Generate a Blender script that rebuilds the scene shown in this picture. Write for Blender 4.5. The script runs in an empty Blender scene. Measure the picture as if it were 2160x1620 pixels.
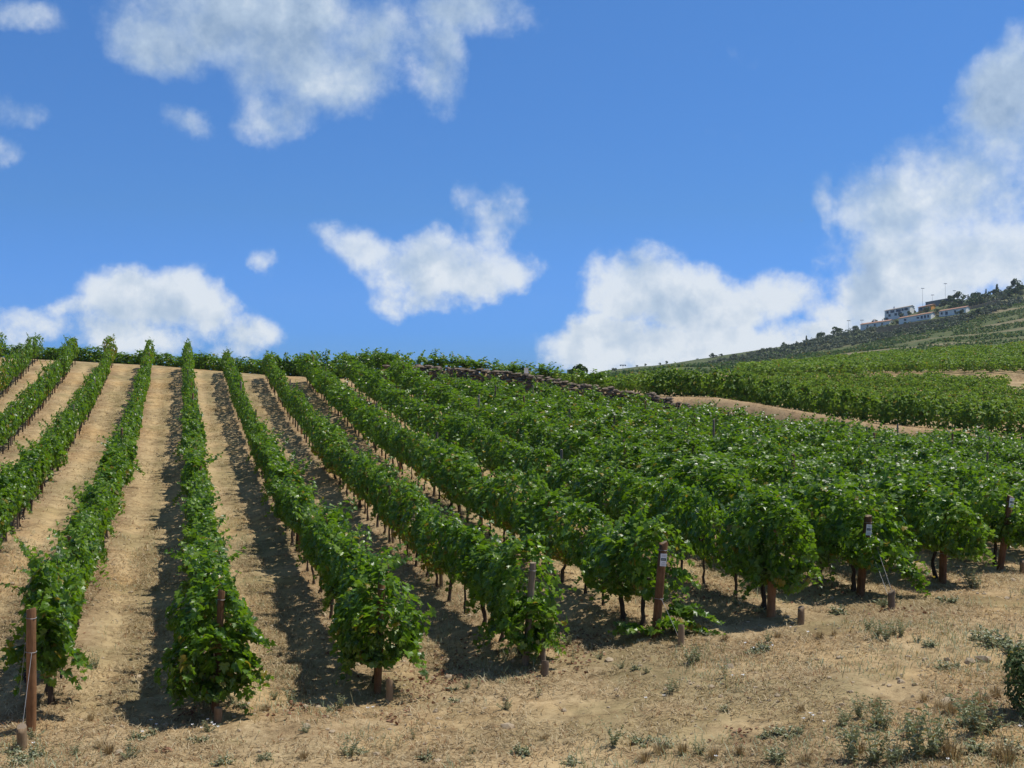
import bpy, math
import numpy as np
from mathutils import Vector, Matrix

# ------------------------------------------------------------------ camera, sky, sun, exposure
C = bpy.context.scene
COL = C.collection
CZ = 4.6            # eye height above the datum of the ground
F = 2600.0          # focal length in pixels of the 2160 px wide photograph

cam_data = bpy.data.cameras.new('camera')
cam_data.sensor_width = 36.0
cam_data.lens = F / 2160.0 * 36.0
cam_data.clip_start = 0.1
cam_data.clip_end = 12000.0
cam = bpy.data.objects.new('camera', cam_data)
cam.location = (0, 0, CZ)
cam.rotation_euler = (math.radians(90), 0, 0)
COL.objects.link(cam)
C.camera = cam

C.render.engine = 'CYCLES'
C.cycles.use_denoising = True
C.cycles.max_bounces = 6
C.cycles.diffuse_bounces = 3
C.cycles.glossy_bounces = 2
C.cycles.transmission_bounces = 3
C.cycles.transparent_max_bounces = 4
C.view_settings.view_transform = 'Standard'
C.view_settings.look = 'None'
C.view_settings.exposure = 0.0
C.view_settings.gamma = 1.0

SUN_DIR = Vector((0.53, 0.19, 1.10)).normalized()      # towards the sun
SUN_EL = math.asin(SUN_DIR.z)
SUN_AZ = math.atan2(SUN_DIR.x, SUN_DIR.y)
sun_data = bpy.data.lights.new('sun', 'SUN')
sun_data.energy = 4.4
sun_data.angle = math.radians(0.53)
sun_data.color = (1.0, 0.955, 0.88)
sun = bpy.data.objects.new('sun', sun_data)
sun.rotation_euler = SUN_DIR.to_track_quat('Z', 'Y').to_euler()
sun.location = SUN_DIR * 60
COL.objects.link(sun)


class NT:
    """small helper to write node trees"""
    def __init__(self, tree):
        self.t = tree
        tree.nodes.clear()

    def n(self, typ, **kw):
        nd = self.t.nodes.new(typ)
        for k, v in kw.items():
            setattr(nd, k, v)
        return nd

    def l(self, a, b):
        self.t.links.new(a, b)

    def put(self, sock, v):
        if hasattr(v, 'is_output'):
            self.l(v, sock)
        else:
            sock.default_value = v

    def math(self, op, a, b=0.0, c=0.0, clamp=False):
        nd = self.n('ShaderNodeMath', operation=op, use_clamp=clamp)
        self.put(nd.inputs[0], a)
        self.put(nd.inputs[1], b)
        if op in ('MULTIPLY_ADD', 'SMOOTH_MAX', 'SMOOTH_MIN'):
            self.put(nd.inputs[2], c)
        return nd.outputs[0]

    def vm(self, op, a, b=None, c=None):
        nd = self.n('ShaderNodeVectorMath', operation=op)
        self.put(nd.inputs[0], a)
        if b is not None:
            self.put(nd.inputs[1], b)
        if c is not None:
            self.put(nd.inputs[2], c)
        return nd

    def noise(self, vec, scale, detail=3.0, rough=0.55, dist=0.0):
        nd = self.n('ShaderNodeTexNoise')
        if vec is not None:
            self.l(vec, nd.inputs['Vector'])
        nd.inputs['Scale'].default_value = scale
        nd.inputs['Detail'].default_value = detail
        nd.inputs['Roughness'].default_value = rough
        nd.inputs['Distortion'].default_value = dist
        return nd.outputs['Fac']

    def ramp(self, fac, stops):
        nd = self.n('ShaderNodeValToRGB')
        el = nd.color_ramp.elements
        while len(el) < len(stops):
            el.new(0.5)
        for e, (p, c) in zip(el, stops):
            e.position = p
            e.color = (c[0], c[1], c[2], 1.0)
        self.put(nd.inputs[0], fac)
        return nd.outputs['Color']

    def mix(self, fac, a, b, blend='MIX'):
        nd = self.n('ShaderNodeMix', data_type='RGBA', blend_type=blend)
        self.put(nd.inputs[0], fac)
        self.put(nd.inputs[6], a if hasattr(a, 'is_output') else (*a, 1.0))
        self.put(nd.inputs[7], b if hasattr(b, 'is_output') else (*b, 1.0))
        return nd.outputs[2]

    def smooth(self, v, lo, hi, to0=0.0, to1=1.0):
        nd = self.n('ShaderNodeMapRange', interpolation_type='SMOOTHSTEP')
        self.put(nd.inputs[0], v)
        nd.inputs[1].default_value = lo
        nd.inputs[2].default_value = hi
        nd.inputs[3].default_value = to0
        nd.inputs[4].default_value = to1
        return nd.outputs[0]

    def attr(self, name):
        return self.n('ShaderNodeAttribute', attribute_name=name)


# clouds: (x, y, rx, ry) in photo pixels, turned into azimuth / elevation
CLOUDS = [
    (560, 40, 340, 120), (640, 130, 210, 130), (590, 235, 105, 85), (330, 90, 130, 90), (745, 100, 100, 100),
    (1000, 20, 150, 75), (925, 130, 80, 110), (1085, 35, 60, 55),
    (385, 265, 65, 38), (15, 225, 80, 48), (10, 310, 45, 40), (40, 10, 90, 35),
    (310, 640, 150, 85), (250, 710, 170, 60), (30, 670, 85, 45), (430, 665, 75, 70), (500, 725, 85, 50),
    (20, 725, 70, 45), (70, 700, 150, 50), (140, 660, 110, 42), (370, 620, 90, 70),
    (780, 530, 140, 60), (930, 560, 190, 85), (1030, 480, 75, 95), (890, 625, 130, 45), (1060, 570, 90, 60), (565, 565, 48, 38),
    (1340, 610, 135, 105), (1260, 725, 175, 62), (1480, 650, 190, 90), (1640, 610, 120, 65), (1560, 730, 320, 70),
    (1790, 650, 170, 45), (1420, 570, 40, 50),
    (1890, 440, 150, 90), (2040, 400, 180, 130), (2130, 240, 110, 140), (1980, 540, 260, 100), (1740, 420, 38, 75),
    (1180, 755, 90, 40), (1340, 745, 240, 70), (1700, 700, 210, 60), (1850, 600, 160, 80), (2000, 600, 220, 60),
    (2050, 245, 55, 38), (2140, 560, 180, 100), (2300, 300, 220, 250), (2160, 130, 60, 80),
]


def build_world():
    w = bpy.data.worlds.new('World')
    C.world = w
    w.use_nodes = True
    N = NT(w.node_tree)
    sky = N.n('ShaderNodeTexSky', sky_type='NISHITA')
    sky.sun_disc = False
    sky.sun_elevation = SUN_EL
    sky.sun_rotation = SUN_AZ
    sky.altitude = 300
    sky.air_density = 1.0
    sky.dust_density = 0.3
    sky.ozone_density = 2.2
    tc = N.n('ShaderNodeTexCoord')
    d = tc.outputs['Generated']
    sep = N.n('ShaderNodeSeparateXYZ')
    N.l(d, sep.inputs[0])
    az = N.math('ARCTAN2', sep.outputs[0], sep.outputs[1])
    el = N.math('ARCSINE', sep.outputs[2])
    comb = N.n('ShaderNodeCombineXYZ')
    N.l(az, comb.inputs[0])
    N.l(el, comb.inputs[1])
    p0 = comb.outputs[0]
    # wobble the lookup so that the cloud masses are irregular
    wob = N.n('ShaderNodeTexNoise')
    N.l(d, wob.inputs['Vector'])
    wob.inputs['Scale'].default_value = 11.0
    wob.inputs['Detail'].default_value = 7.0
    wob.inputs['Roughness'].default_value = 0.6
    off = N.vm('SUBTRACT', wob.outputs['Color'], (0.5, 0.5, 0.5)).outputs[0]
    p = N.vm('MULTIPLY_ADD', off, (0.062, 0.055, 0.0), p0).outputs[0]
    acc = None
    for (x, y, rx, ry) in CLOUDS:
        v = Vector(((x - 1080) / F, 1.0, (810 - y) / F)).normalized()
        a, e = math.atan2(v.x, v.y), math.asin(v.z)
        sx, sy = F / rx / 1.25, F / ry / 1.25
        q = N.vm('MULTIPLY_ADD', p, (sx, sy, 0.0), (-a * sx, -e * sy, 0.0)).outputs[0]
        dd = N.vm('DOT_PRODUCT', q, q).outputs['Value']
        m = N.math('MULTIPLY', N.math('SUBTRACT', 1.0, dd, clamp=True), min(1.0, 0.40 + math.sqrt(rx * ry) / 215.0))
        acc = m if acc is None else N.math('SMOOTH_MAX', acc, m, 0.14)
    n1 = N.noise(d, 19.0, 12.0, 0.62, 0.0)
    sh = N.vm('ADD', d, (0.012, 0.0, 0.016)).outputs[0]
    n2 = N.noise(sh, 19.0, 5.0, 0.58, 0.0)
    dens = N.math('MULTIPLY_ADD', acc, 1.45, N.math('MULTIPLY_ADD', n1, 2.1, -1.60))
    up = N.smooth(el, 0.055, 0.17)
    alpha = N.mix(up, N.smooth(dens, -0.07, 0.60, 0.0, 0.97), N.smooth(dens, -0.12, 0.98, 0.0, 0.90))
    light = N.math('MULTIPLY_ADD', N.math('SUBTRACT', n1, n2), 2.2, 0.60)
    light = N.math('MULTIPLY_ADD', N.smooth(dens, 0.25, 0.95), -0.28, light)
    big = N.noise(d, 9.0, 2.0, 0.5)
    light = N.math('MULTIPLY_ADD', N.math('SUBTRACT', big, 0.5), 0.9, light)
    low = N.smooth(el, 0.02, 0.24, 0.55, 0.0)
    light = N.math('MULTIPLY_ADD', up, -0.02, light)
    light = N.math('ADD', light, low, clamp=True)
    ccol = N.ramp(light, [(0.0, (3.1, 4.3, 6.0)), (0.5, (5.0, 6.2, 7.6)), (1.0, (8.2, 8.8, 9.3))])
    # ramp colours are clamped to 1 in some places, so keep them in 0..1 and scale
    ramp = ccol.node.color_ramp
    for e_ in ramp.elements:
        c_ = e_.color
        e_.color = (c_[0] / 10, c_[1] / 10, c_[2] / 10, 1)
    ccol = N.vm('SCALE', ccol).outputs[0]
    ccol.node.inputs['Scale'].default_value = 10.0
    tramp = N.ramp(N.math('MULTIPLY', el, 2.0, clamp=True), [(0.0, (0.15, 0.36, 0.92)), (0.084, (0.135, 0.37, 0.97)), (0.276, (0.205, 0.42, 0.753)), (0.61, (0.272, 0.515, 0.813)), (0.72, (0.42, 0.56, 0.70)), (1.0, (0.56, 0.62, 0.64))])  # top stops: unseen high sky, tinted neutral to make shadow fill less blue
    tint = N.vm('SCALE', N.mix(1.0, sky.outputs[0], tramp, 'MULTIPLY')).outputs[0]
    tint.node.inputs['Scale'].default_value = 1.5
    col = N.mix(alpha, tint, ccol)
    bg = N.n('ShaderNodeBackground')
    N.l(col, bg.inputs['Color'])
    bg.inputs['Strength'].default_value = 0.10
    out = N.n('ShaderNodeOutputWorld')
    N.l(bg.outputs[0], out.inputs['Surface'])


build_world()

# ------------------------------------------------------------------ numbers of the place
RNG = np.random.default_rng(7)
LEAN = 0.27                         # rows drift left by 0.27 m per metre of depth
ROWDIR = math.atan2(1.0, -LEAN)
KN = np.array([-6, 0, 1, 2, 3, 4, 5, 6, 7, 8, 9, 12, 20])
ZN = np.array([11.0, 15.95, 16.8, 18.1, 18.95, 19.8, 21.0, 22.6, 24.0, 26.0, 27.8, 33.2, 47.0])
YNK = np.array([-6, 0, 1, 2, 3, 4, 5, 6, 7, 8, 9, 20])
YN = np.array([-4.5, -4.48, -4.47, -4.5, -4.31, -4.10, -3.95, -3.90, -3.87, -3.92, -3.95, -4.2])
YFK = np.array([-6, -4, 0, 1, 3, 6.2, 11.7, 15.2, 18, 26])
YF = np.array([1.9, 1.7, 1.05, 0.95, 0.40, -0.30, -2.60, -4.02, -4.02, -4.3])
YBK = np.array([-6, 0, 3, 5, 6.2, 9, 10, 11.7, 13.3, 16.2, 19, 26])
YBV = np.array([2.0, 1.25, 0.6, 0.35, 1.0, 0.5, -0.1, -0.72, -0.78, -2.15, -2.8, -3.1])
P2 = np.array([0, 700, 1250, 1300, 1500, 1700, 1850, 2160, 3000])
Z2 = np.array([95, 95, 95, 98, 112, 123, 133, 136, 140.0])
Y2 = np.array([0.2, -0.2, -0.5, -0.5, 0.0, 0.25, 0.2, 0.3, 0.6])
BANK = np.array([0, 0, 0, 0.1, 0.1, 0.2, 0.7, 0.8, 1.0])
P3 = np.array([900, 1100, 1270, 1400, 1500, 1700, 1850, 2160, 2700])
Q3 = np.array([880, 855, 812, 800, 791, 777, 762, 742, 705.0])
PS = np.array([900, 1150, 1270, 1400, 1560, 1700, 1800, 1850, 1900, 1960, 2000, 2160, 2500])
QS = np.array([880, 830, 786, 770, 748, 722, 700, 684, 668, 648, 640, 603, 540.0])


def vnoise(x, y, seed=0):
    xi, yi = np.floor(x).astype(np.int64), np.floor(y).astype(np.int64)
    fx, fy = x - xi, y - yi
    fx, fy = fx * fx * (3 - 2 * fx), fy * fy * (3 - 2 * fy)

    def h(a, b):
        v = (a * 374761393 + b * 668265263 + seed * 974634777) & 0xFFFFFFFF
        v = ((v ^ (v >> 13)) * 1274126177) & 0xFFFFFFFF
        return ((v ^ (v >> 16)) & 0xFFFF) / 65535.0
    return (h(xi, yi) * (1 - fx) + h(xi + 1, yi) * fx) * (1 - fy) + (h(xi, yi + 1) * (1 - fx) + h(xi + 1, yi + 1) * fx) * fy


def fbm(x, y, seed=0, octs=4):
    a, s, t = 0.0, 1.0, 0.0
    for o in range(octs):
        a = a + vnoise(x * 2 ** o, y * 2 ** o, seed + o * 17) * s
        t += s
        s *= 0.5
    return a / t


def sstep(v):
    v = np.clip(v, 0, 1)
    return v * v * (3 - 2 * v)


def kcoord(x, y):
    return (x + LEAN * y + 1.9) / 2.4


def zn_of(k):
    return np.interp(k, KN, ZN)


def zf_of(k):
    return 79.0 - 1.05 * np.clip(k, -0.5, 20)


def terrain(x, y):
    """height above the datum"""
    x, y = np.asarray(x, float), np.asarray(y, float)
    k = kcoord(x, y)
    zn, zf = zn_of(k), zf_of(k)
    yn, yf = np.interp(k, YNK, YN), np.interp(k, YFK, YF)
    t = np.clip((y - zn) / (zf - zn), 0, 1)
    A = yn + (yf - yn) * t ** 1.7
    b = sstep((11.0 - y) / 6.0)
    A = A + (-1.75 - A) * b
    s = y - zf
    wall = sstep((k - 5.3) / 0.8) * sstep((12.6 - k) / 0.8)
    right = sstep((k - 11.8) / 0.8)
    f0 = 0.95 * wall + 0.3 * right
    wd = 3.0 - 2.75 * wall - 0.2 * right
    m = sstep((s - f0) / wd)
    px = 1080 + F * x / np.maximum(y, 1.0)
    zt = np.interp(px, P2, Z2)
    v = np.clip((y - (zf + 3)) / (zt - (zf + 3)), 0, 1)
    B = np.interp(k, YBK, YBV)
    B = B + (np.interp(px, P2, Y2) - B) * v
    y3 = (810 - np.interp(px, P3, Q3)) * 200 / F
    v2 = np.clip((y - zt - 6) / (200 - zt - 6), 0, 1)
    bank = np.interp(px, P2, BANK)
    B = B + bank * sstep((y - zt + 0.9) / 0.9)
    B = B + (y3 - np.interp(px, P2, Y2) - bank) * v2 * (y > zt)
    tau = np.clip((y - 400) / 450.0, 0, 1)
    q3, qs = np.interp(px, P3, Q3), np.interp(px, PS, QS)
    q3 = q3 - 12 * sstep((y - 200) / 200.0)
    D = (810 - (q3 + (qs - q3) * tau ** 0.92)) * y / F
    D = D - np.maximum(y - 850, 0) * 0.22
    D = np.maximum(D, -60 + 0 * D)
    B = np.where(y > 200, D, B)
    Y = np.where(s <= 0, A, yf + (B - yf) * m)
    return CZ + Y


def relief(x, y):
    """terrain with clods, ruts and the low mounds under the vines"""
    z = terrain(x, y)
    k = kcoord(x, y)
    inrow = ((y > zn_of(k)) & (y < zf_of(k))).astype(float)
    near = np.clip((95 - y) / 40, 0, 1)
    z = z + inrow * 0.05 * np.cos(2 * np.pi * k) * near
    rut = np.exp(-((np.mod(k, 1) - 0.32) / 0.09) ** 2) + np.exp(-((np.mod(k, 1) - 0.68) / 0.09) ** 2)
    z = z - inrow * 0.035 * rut * near
    z = z + (fbm(x * 0.9, y * 0.9, 3) - 0.5) * 0.12 * near + (fbm(x * 5, y * 5, 5, 3) - 0.5) * 0.06 * near
    far = np.clip((y - 210) / 100, 0, 1)
    z = z + far * (fbm(x * 0.02, y * 0.02, 9) - 0.5) * 5.0
    return z


RAY_Y = np.concatenate([np.arange(9, 100, 0.02), np.arange(100, 900, 0.25)])


def at_ground(px, py):
    """where the line of sight through a photo pixel meets the ground"""
    x = (px - 1080) / F * RAY_Y
    hit = relief(x, RAY_Y) >= CZ + (810 - py) / F * RAY_Y
    i = int(np.argmax(hit)) if hit.any() else len(RAY_Y) - 1
    yy = RAY_Y[i]
    xx = (px - 1080) / F * yy
    return float(xx), float(yy), float(relief(xx, yy))


# ------------------------------------------------------------------ mesh and object helpers
def mesh_of(name, verts, faces, mats=(), mat_idx=None, smooth=False, attrs=None, fattrs=None):
    """faces: one (n, 3|4) array or a list of such arrays"""
    me = bpy.data.meshes.new(name)
    if isinstance(faces, np.ndarray):
        faces = [faces]
    faces = [np.asarray(f, dtype=np.int32) for f in faces if len(f)]
    nl = sum(f.size for f in faces)
    nf = sum(len(f) for f in faces)
    verts = np.asarray(verts, dtype=np.float32)
    me.vertices.add(len(verts))
    me.vertices.foreach_set('co', verts.ravel())
    me.loops.add(nl)
    me.loops.foreach_set('vertex_index', np.concatenate([f.ravel() for f in faces]))
    sizes = np.concatenate([np.full(len(f), f.shape[1], dtype=np.int32) for f in faces])
    me.polygons.add(nf)
    starts = np.concatenate([[0], np.cumsum(sizes)[:-1]]).astype(np.int32)
    me.polygons.foreach_set('loop_start', starts)
    for m in mats:
        me.materials.append(m)
    if mat_idx is not None:
        me.polygons.foreach_set('material_index', np.asarray(mat_idx, dtype=np.int32))
    me.polygons.foreach_set('use_smooth', np.full(nf, bool(smooth)))
    for kname, v in (attrs or {}).items():
        at = me.attributes.new(kname, 'FLOAT', 'POINT')
        at.data.foreach_set('value', np.asarray(v, dtype=np.float32))
    for kname, v in (fattrs or {}).items():
        at = me.attributes.new(kname, 'FLOAT', 'FACE')
        at.data.foreach_set('value', np.asarray(v, dtype=np.float32))
    me.update(calc_edges=True)
    return me


def link(name, me, parent=None, loc=None, rotz=0.0):
    o = bpy.data.objects.new(name, me)
    COL.objects.link(o)
    if parent is not None:
        o.parent = parent
    if loc is not None:
        o.location = loc
    if rotz:
        o.rotation_euler = (0, 0, rotz)
    return o


def tag(o, label=None, cat=None, group=None, kind=None):
    if label:
        o['label'] = label
    if cat:
        o['category'] = cat
    if group:
        o['group'] = group
    if kind:
        o['kind'] = kind
    return o


class MB:
    """collects vertices and faces of one mesh"""
    def __init__(self):
        self.v, self.f, self.m, self.t = [], {3: [], 4: []}, {3: [], 4: []}, {3: [], 4: []}
        self.n = 0

    def add(self, verts, faces, mat=0, tint=0.0):
        verts = np.asarray(verts, float).reshape(-1, 3)
        faces = np.asarray(faces, dtype=np.int64)
        if not len(faces):
            return
        w = faces.shape[1]
        self.v.append(verts)
        self.f[w].append(faces + self.n)
        self.m[w].append(np.full(len(faces), mat))
        self.t[w].append(np.broadcast_to(np.asarray(tint, float), (len(faces),)).copy())
        self.n += len(verts)

    def tube(self, pts, radii, seg=8, mat=0, caps=True, tint=0.0, squash=None):
        pts = np.asarray(pts, float)
        radii = np.broadcast_to(np.asarray(radii, float), (len(pts),))
        d = np.gradient(pts, axis=0)
        d /= np.maximum(np.linalg.norm(d, axis=1, keepdims=True), 1e-9)
        ref = np.array([0.0, 1.0, 0.0]) if abs(d[0][1]) < 0.9 else np.array([1.0, 0, 0])
        vs = []
        a = np.arange(seg) / seg * 2 * np.pi
        for p, dd, r in zip(pts, d, radii):
            e1 = np.cross(dd, ref)
            e1 /= max(np.linalg.norm(e1), 1e-9)
            e2 = np.cross(dd, e1)
            vs.append(p + r * (np.outer(np.cos(a), e1) + np.outer(np.sin(a), e2)))
        vs = np.concatenate(vs)
        fs = []
        for i in range(len(pts) - 1):
            for j in range(seg):
                j2 = (j + 1) % seg
                fs.append((i * seg + j, i * seg + j2, (i + 1) * seg + j2, (i + 1) * seg + j))
        self.add(vs, fs, mat, tint)
        if caps:
            for i0, rev in ((0, True), ((len(pts) - 1) * seg, False)):
                ring = vs[i0:i0 + seg]
                cv = np.concatenate([ring, [ring.mean(axis=0)]])
                tri = [((j + 1) % seg, j, seg) if rev else (j, (j + 1) % seg, seg) for j in range(seg)]
                self.add(cv, tri, mat, tint)

    def box(self, lo, hi, mat=0, shear=(0, 0)):
        x0, y0, z0 = lo
        x1, y1, z1 = hi
        v = np.array([(x0, y0, z0), (x1, y0, z0), (x1, y1, z0), (x0, y1, z0), (x0, y0, z1), (x1, y0, z1), (x1, y1, z1), (x0, y1, z1)], float)
        v[:, 2] += v[:, 0] * shear[0] + v[:, 1] * shear[1]
        self.add(v, [(0, 3, 2, 1), (4, 5, 6, 7), (0, 1, 5, 4), (1, 2, 6, 5), (2, 3, 7, 6), (3, 0, 4, 7)], mat)

    def mesh(self, name, mats, smooth=False):
        v = np.concatenate(self.v)
        fl, ml, tl = [], [], []
        for w in (3, 4):
            if self.f[w]:
                fl.append(np.concatenate(self.f[w]))
                ml.append(np.concatenate(self.m[w]))
                tl.append(np.concatenate(self.t[w]))
        return mesh_of(name, v, fl, mats, np.concatenate(ml), smooth, fattrs={'tint': np.concatenate(tl)})


# ------------------------------------------------------------------ materials
MATS = {}


def new_mat(name):
    m = bpy.data.materials.new(name)
    m.use_nodes = True
    N = NT(m.node_tree)
    out = N.n('ShaderNodeOutputMaterial')
    MATS[name] = m
    return m, N, out


def bsdf(N, color, rough=0.8, spec=0.3):
    b = N.n('ShaderNodeBsdfPrincipled')
    N.put(b.inputs['Base Color'], color if hasattr(color, 'is_output') else (*color, 1))
    N.put(b.inputs['Roughness'], rough)
    b.inputs['Specular IOR Level'].default_value = spec
    return b


def foliage_mat(name, stops, trans, yellow=(0.30, 0.22, 0.025), trans_amt=0.32, rough=0.42, spec=0.45, pale=0.35):
    """leaves: colour varies from leaf to leaf, light shines through the blade"""
    m, N, out = new_mat(name)
    geo = N.n('ShaderNodeNewGeometry')
    rnd = geo.outputs['Random Per Island']
    obj = N.n('ShaderNodeObjectInfo')
    r2 = N.math('FRACT', N.math('MULTIPLY', rnd, 13.7))
    mixr = N.math('MULTIPLY_ADD', N.math('SUBTRACT', obj.outputs['Random'], 0.5), 0.25, rnd, clamp=True)
    col = N.ramp(mixr, stops)
    t = N.attr('tint').outputs['Fac']
    thr = N.math('LESS_THAN', r2, t)
    col = N.mix(N.math('MULTIPLY', thr, 0.85), col, yellow)
    under = N.mix(N.math('MULTIPLY', geo.outputs['Backfacing'], pale), col, (0.22, 0.29, 0.15))
    b = bsdf(N, under, rough, spec)
    tr = N.n('ShaderNodeBsdfTranslucent')
    tcol = N.mix(N.math('MULTIPLY', thr, 0.8), trans, (0.5, 0.3, 0.03))
    N.l(tcol, tr.inputs['Color'])
    mx = N.n('ShaderNodeMixShader')
    mx.inputs[0].default_value = trans_amt
    N.l(b.outputs[0], mx.inputs[1])
    N.l(tr.outputs[0], mx.inputs[2])
    N.l(mx.outputs[0], out.inputs['Surface'])
    return m


LEAF = foliage_mat('vine_leaf', [(0.0, (0.020, 0.058, 0.006)), (0.35, (0.056, 0.132, 0.010)), (0.7, (0.112, 0.212, 0.015)), (1.0, (0.22, 0.32, 0.045))],
                   (0.24, 0.44, 0.008), trans_amt=0.36, rough=0.37, spec=0.42, pale=0.32)
FARLEAF = foliage_mat('far_vine_leaf', [(0.0, (0.055, 0.12, 0.014)), (0.5, (0.115, 0.215, 0.022)), (1.0, (0.22, 0.31, 0.04))],
                      (0.26, 0.42, 0.02), rough=0.55, spec=0.3)
TERRLEAF = foliage_mat('terrace_vine_leaf', [(0.0, (0.05, 0.10, 0.028)), (0.5, (0.10, 0.165, 0.045)), (1.0, (0.17, 0.225, 0.07))],
                       (0.10, 0.18, 0.03), rough=0.6, spec=0.2)
OLIVE = foliage_mat('olive_leaf', [(0.0, (0.11, 0.13, 0.075)), (0.5, (0.18, 0.21, 0.125)), (1.0, (0.26, 0.29, 0.19))],
                    (0.09, 0.12, 0.05), trans_amt=0.18, rough=0.6, spec=0.25)
DARKTREE = foliage_mat('dark_tree_leaf', [(0.0, (0.045, 0.075, 0.024)), (0.5, (0.085, 0.125, 0.04)), (1.0, (0.13, 0.17, 0.06))],
                       (0.06, 0.12, 0.02), trans_amt=0.2, rough=0.6, spec=0.25)
WEED = foliage_mat('weed_leaf', [(0.0, (0.20, 0.23, 0.12)), (0.5, (0.34, 0.37, 0.22)), (1.0, (0.52, 0.53, 0.38))],
                   (0.34, 0.38, 0.14), yellow=(0.34, 0.22, 0.09), trans_amt=0.2, rough=0.6, spec=0.25)
STRAW = foliage_mat('dry_straw', [(0.0, (0.20, 0.145, 0.075)), (0.4, (0.38, 0.29, 0.16)), (1.0, (0.66, 0.54, 0.34))],
                    (0.35, 0.25, 0.1), yellow=(0.20, 0.08, 0.035), trans_amt=0.2, rough=0.7, spec=0.15, pale=0.0)
REDLEAF = foliage_mat('fallen_leaf', [(0.0, (0.12, 0.06, 0.035)), (0.5, (0.24, 0.12, 0.07)), (1.0, (0.38, 0.22, 0.13))],
                      (0.25, 0.08, 0.03), trans_amt=0.15, rough=0.7, spec=0.15, pale=0.0)


def wood_mat(name, c0, c1, scale=22.0, rough=0.75):
    m, N, out = new_mat(name)
    tc = N.n('ShaderNodeTexCoord')
    mp = N.n('ShaderNodeMapping')
    mp.inputs['Scale'].default_value = (1, 1, 0.09)
    N.l(tc.outputs['Object'], mp.inputs['Vector'])
    n = N.noise(mp.outputs[0], scale * 2, 6, 0.65, 0.6)
    n2 = N.noise(tc.outputs['Object'], 5, 4, 0.6)
    oi = N.n('ShaderNodeObjectInfo')
    f = N.math('MULTIPLY_ADD', n2, 0.5, N.math('MULTIPLY', n, 0.6))
    f = N.math('MULTIPLY_ADD', N.math('SUBTRACT', oi.outputs['Random'], 0.5), 0.3, f)
    col = N.ramp(f, [(0.3, c0), (0.75, c1)])
    b = bsdf(N, col, rough, 0.2)
    bp = N.n('ShaderNodeBump')
    bp.inputs['Strength'].default_value = 0.5
    bp.inputs['Distance'].default_value = 0.01
    N.l(n, bp.inputs['Height'])
    N.l(bp.outputs[0], b.inputs['Normal'])
    N.l(b.outputs[0], out.inputs['Surface'])
    return m


BARK = wood_mat('vine_bark', (0.030, 0.022, 0.017), (0.12, 0.09, 0.07), 30, 0.9)
POST = wood_mat('treated_post_wood', (0.10, 0.048, 0.022), (0.33, 0.175, 0.085))
GREYPOST = wood_mat('weathered_post_wood', (0.13, 0.095, 0.065), (0.30, 0.235, 0.17))
STAKE = wood_mat('stake_wood', (0.16, 0.10, 0.055), (0.36, 0.26, 0.16))
ENDGRAIN = wood_mat('cut_end_wood', (0.22, 0.16, 0.11), (0.40, 0.32, 0.23), 60)


def plain(name, col, rough=0.7, spec=0.3, metal=0.0, var=0.25, scale=6.0):
    m, N, out = new_mat(name)
    tc = N.n('ShaderNodeTexCoord')
    n = N.noise(tc.outputs['Object'], scale, 6, 0.6)
    c = np.array(col)
    cc = N.ramp(n, [(0.3, tuple(c * (1 - var))), (0.7, tuple(np.minimum(c * (1 + var), 1)))])
    b = bsdf(N, cc, rough, spec)
    b.inputs['Metallic'].default_value = metal
    N.l(b.outputs[0], out.inputs['Surface'])
    return m


WIRE = plain('galvanised_wire', (0.34, 0.34, 0.35), 0.55, 0.4, 0.4, 0.1)
TAGWHITE = plain('white_tag', (0.80, 0.80, 0.80), 0.4, 0.4, 0, 0.04)
TAGDARK = plain('dark_green_print', (0.012, 0.06, 0.07), 0.5, 0.3, 0, 0.1)
TAGGREY = plain('grey_print', (0.42, 0.43, 0.45), 0.5, 0.3, 0, 0.1)
GRAPE = plain('grape_skin', (0.012, 0.012, 0.03), 0.5, 0.4, 0, 0.5, 40)
PETAL = plain('white_petal', (0.85, 0.85, 0.86), 0.6, 0.2, 0, 0.05)
YELLOWPETAL = plain('yellow_petal', (0.65, 0.50, 0.05), 0.6, 0.2, 0, 0.1)
STONE = plain('pale_stone', (0.42, 0.33, 0.22), 0.9, 0.2, 0, 0.35, 14)
WALLSTONE = plain('dark_schist', (0.20, 0.155, 0.112), 0.9, 0.2, 0, 0.6, 3.5)
WHITEWASH = plain('whitewashed_wall', (0.88, 0.86, 0.82), 0.8, 0.2, 0, 0.06, 0.6)
ORANGE = plain('orange_render', (0.72, 0.33, 0.07), 0.8, 0.2, 0, 0.08, 0.6)
TILE = plain('terracotta_tiles', (0.42, 0.24, 0.165), 0.85, 0.2, 0, 0.3, 1.6)
GREYROOF = plain('pale_roof', (0.42, 0.36, 0.31), 0.85, 0.2, 0, 0.15, 1.0)
WINDOW = plain('dark_window_glass', (0.03, 0.04, 0.05), 0.15, 0.5, 0, 0.2)
CONCRETE = plain('grey_concrete', (0.20, 0.205, 0.22), 0.85, 0.2, 0, 0.2, 0.6)
TANWALL = plain('tan_retaining_wall', (0.36, 0.26, 0.16), 0.9, 0.2, 0, 0.3, 0.8)
STEEL = plain('pole_steel', (0.30, 0.32, 0.34), 0.5, 0.5, 0.3, 0.1)


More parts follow.
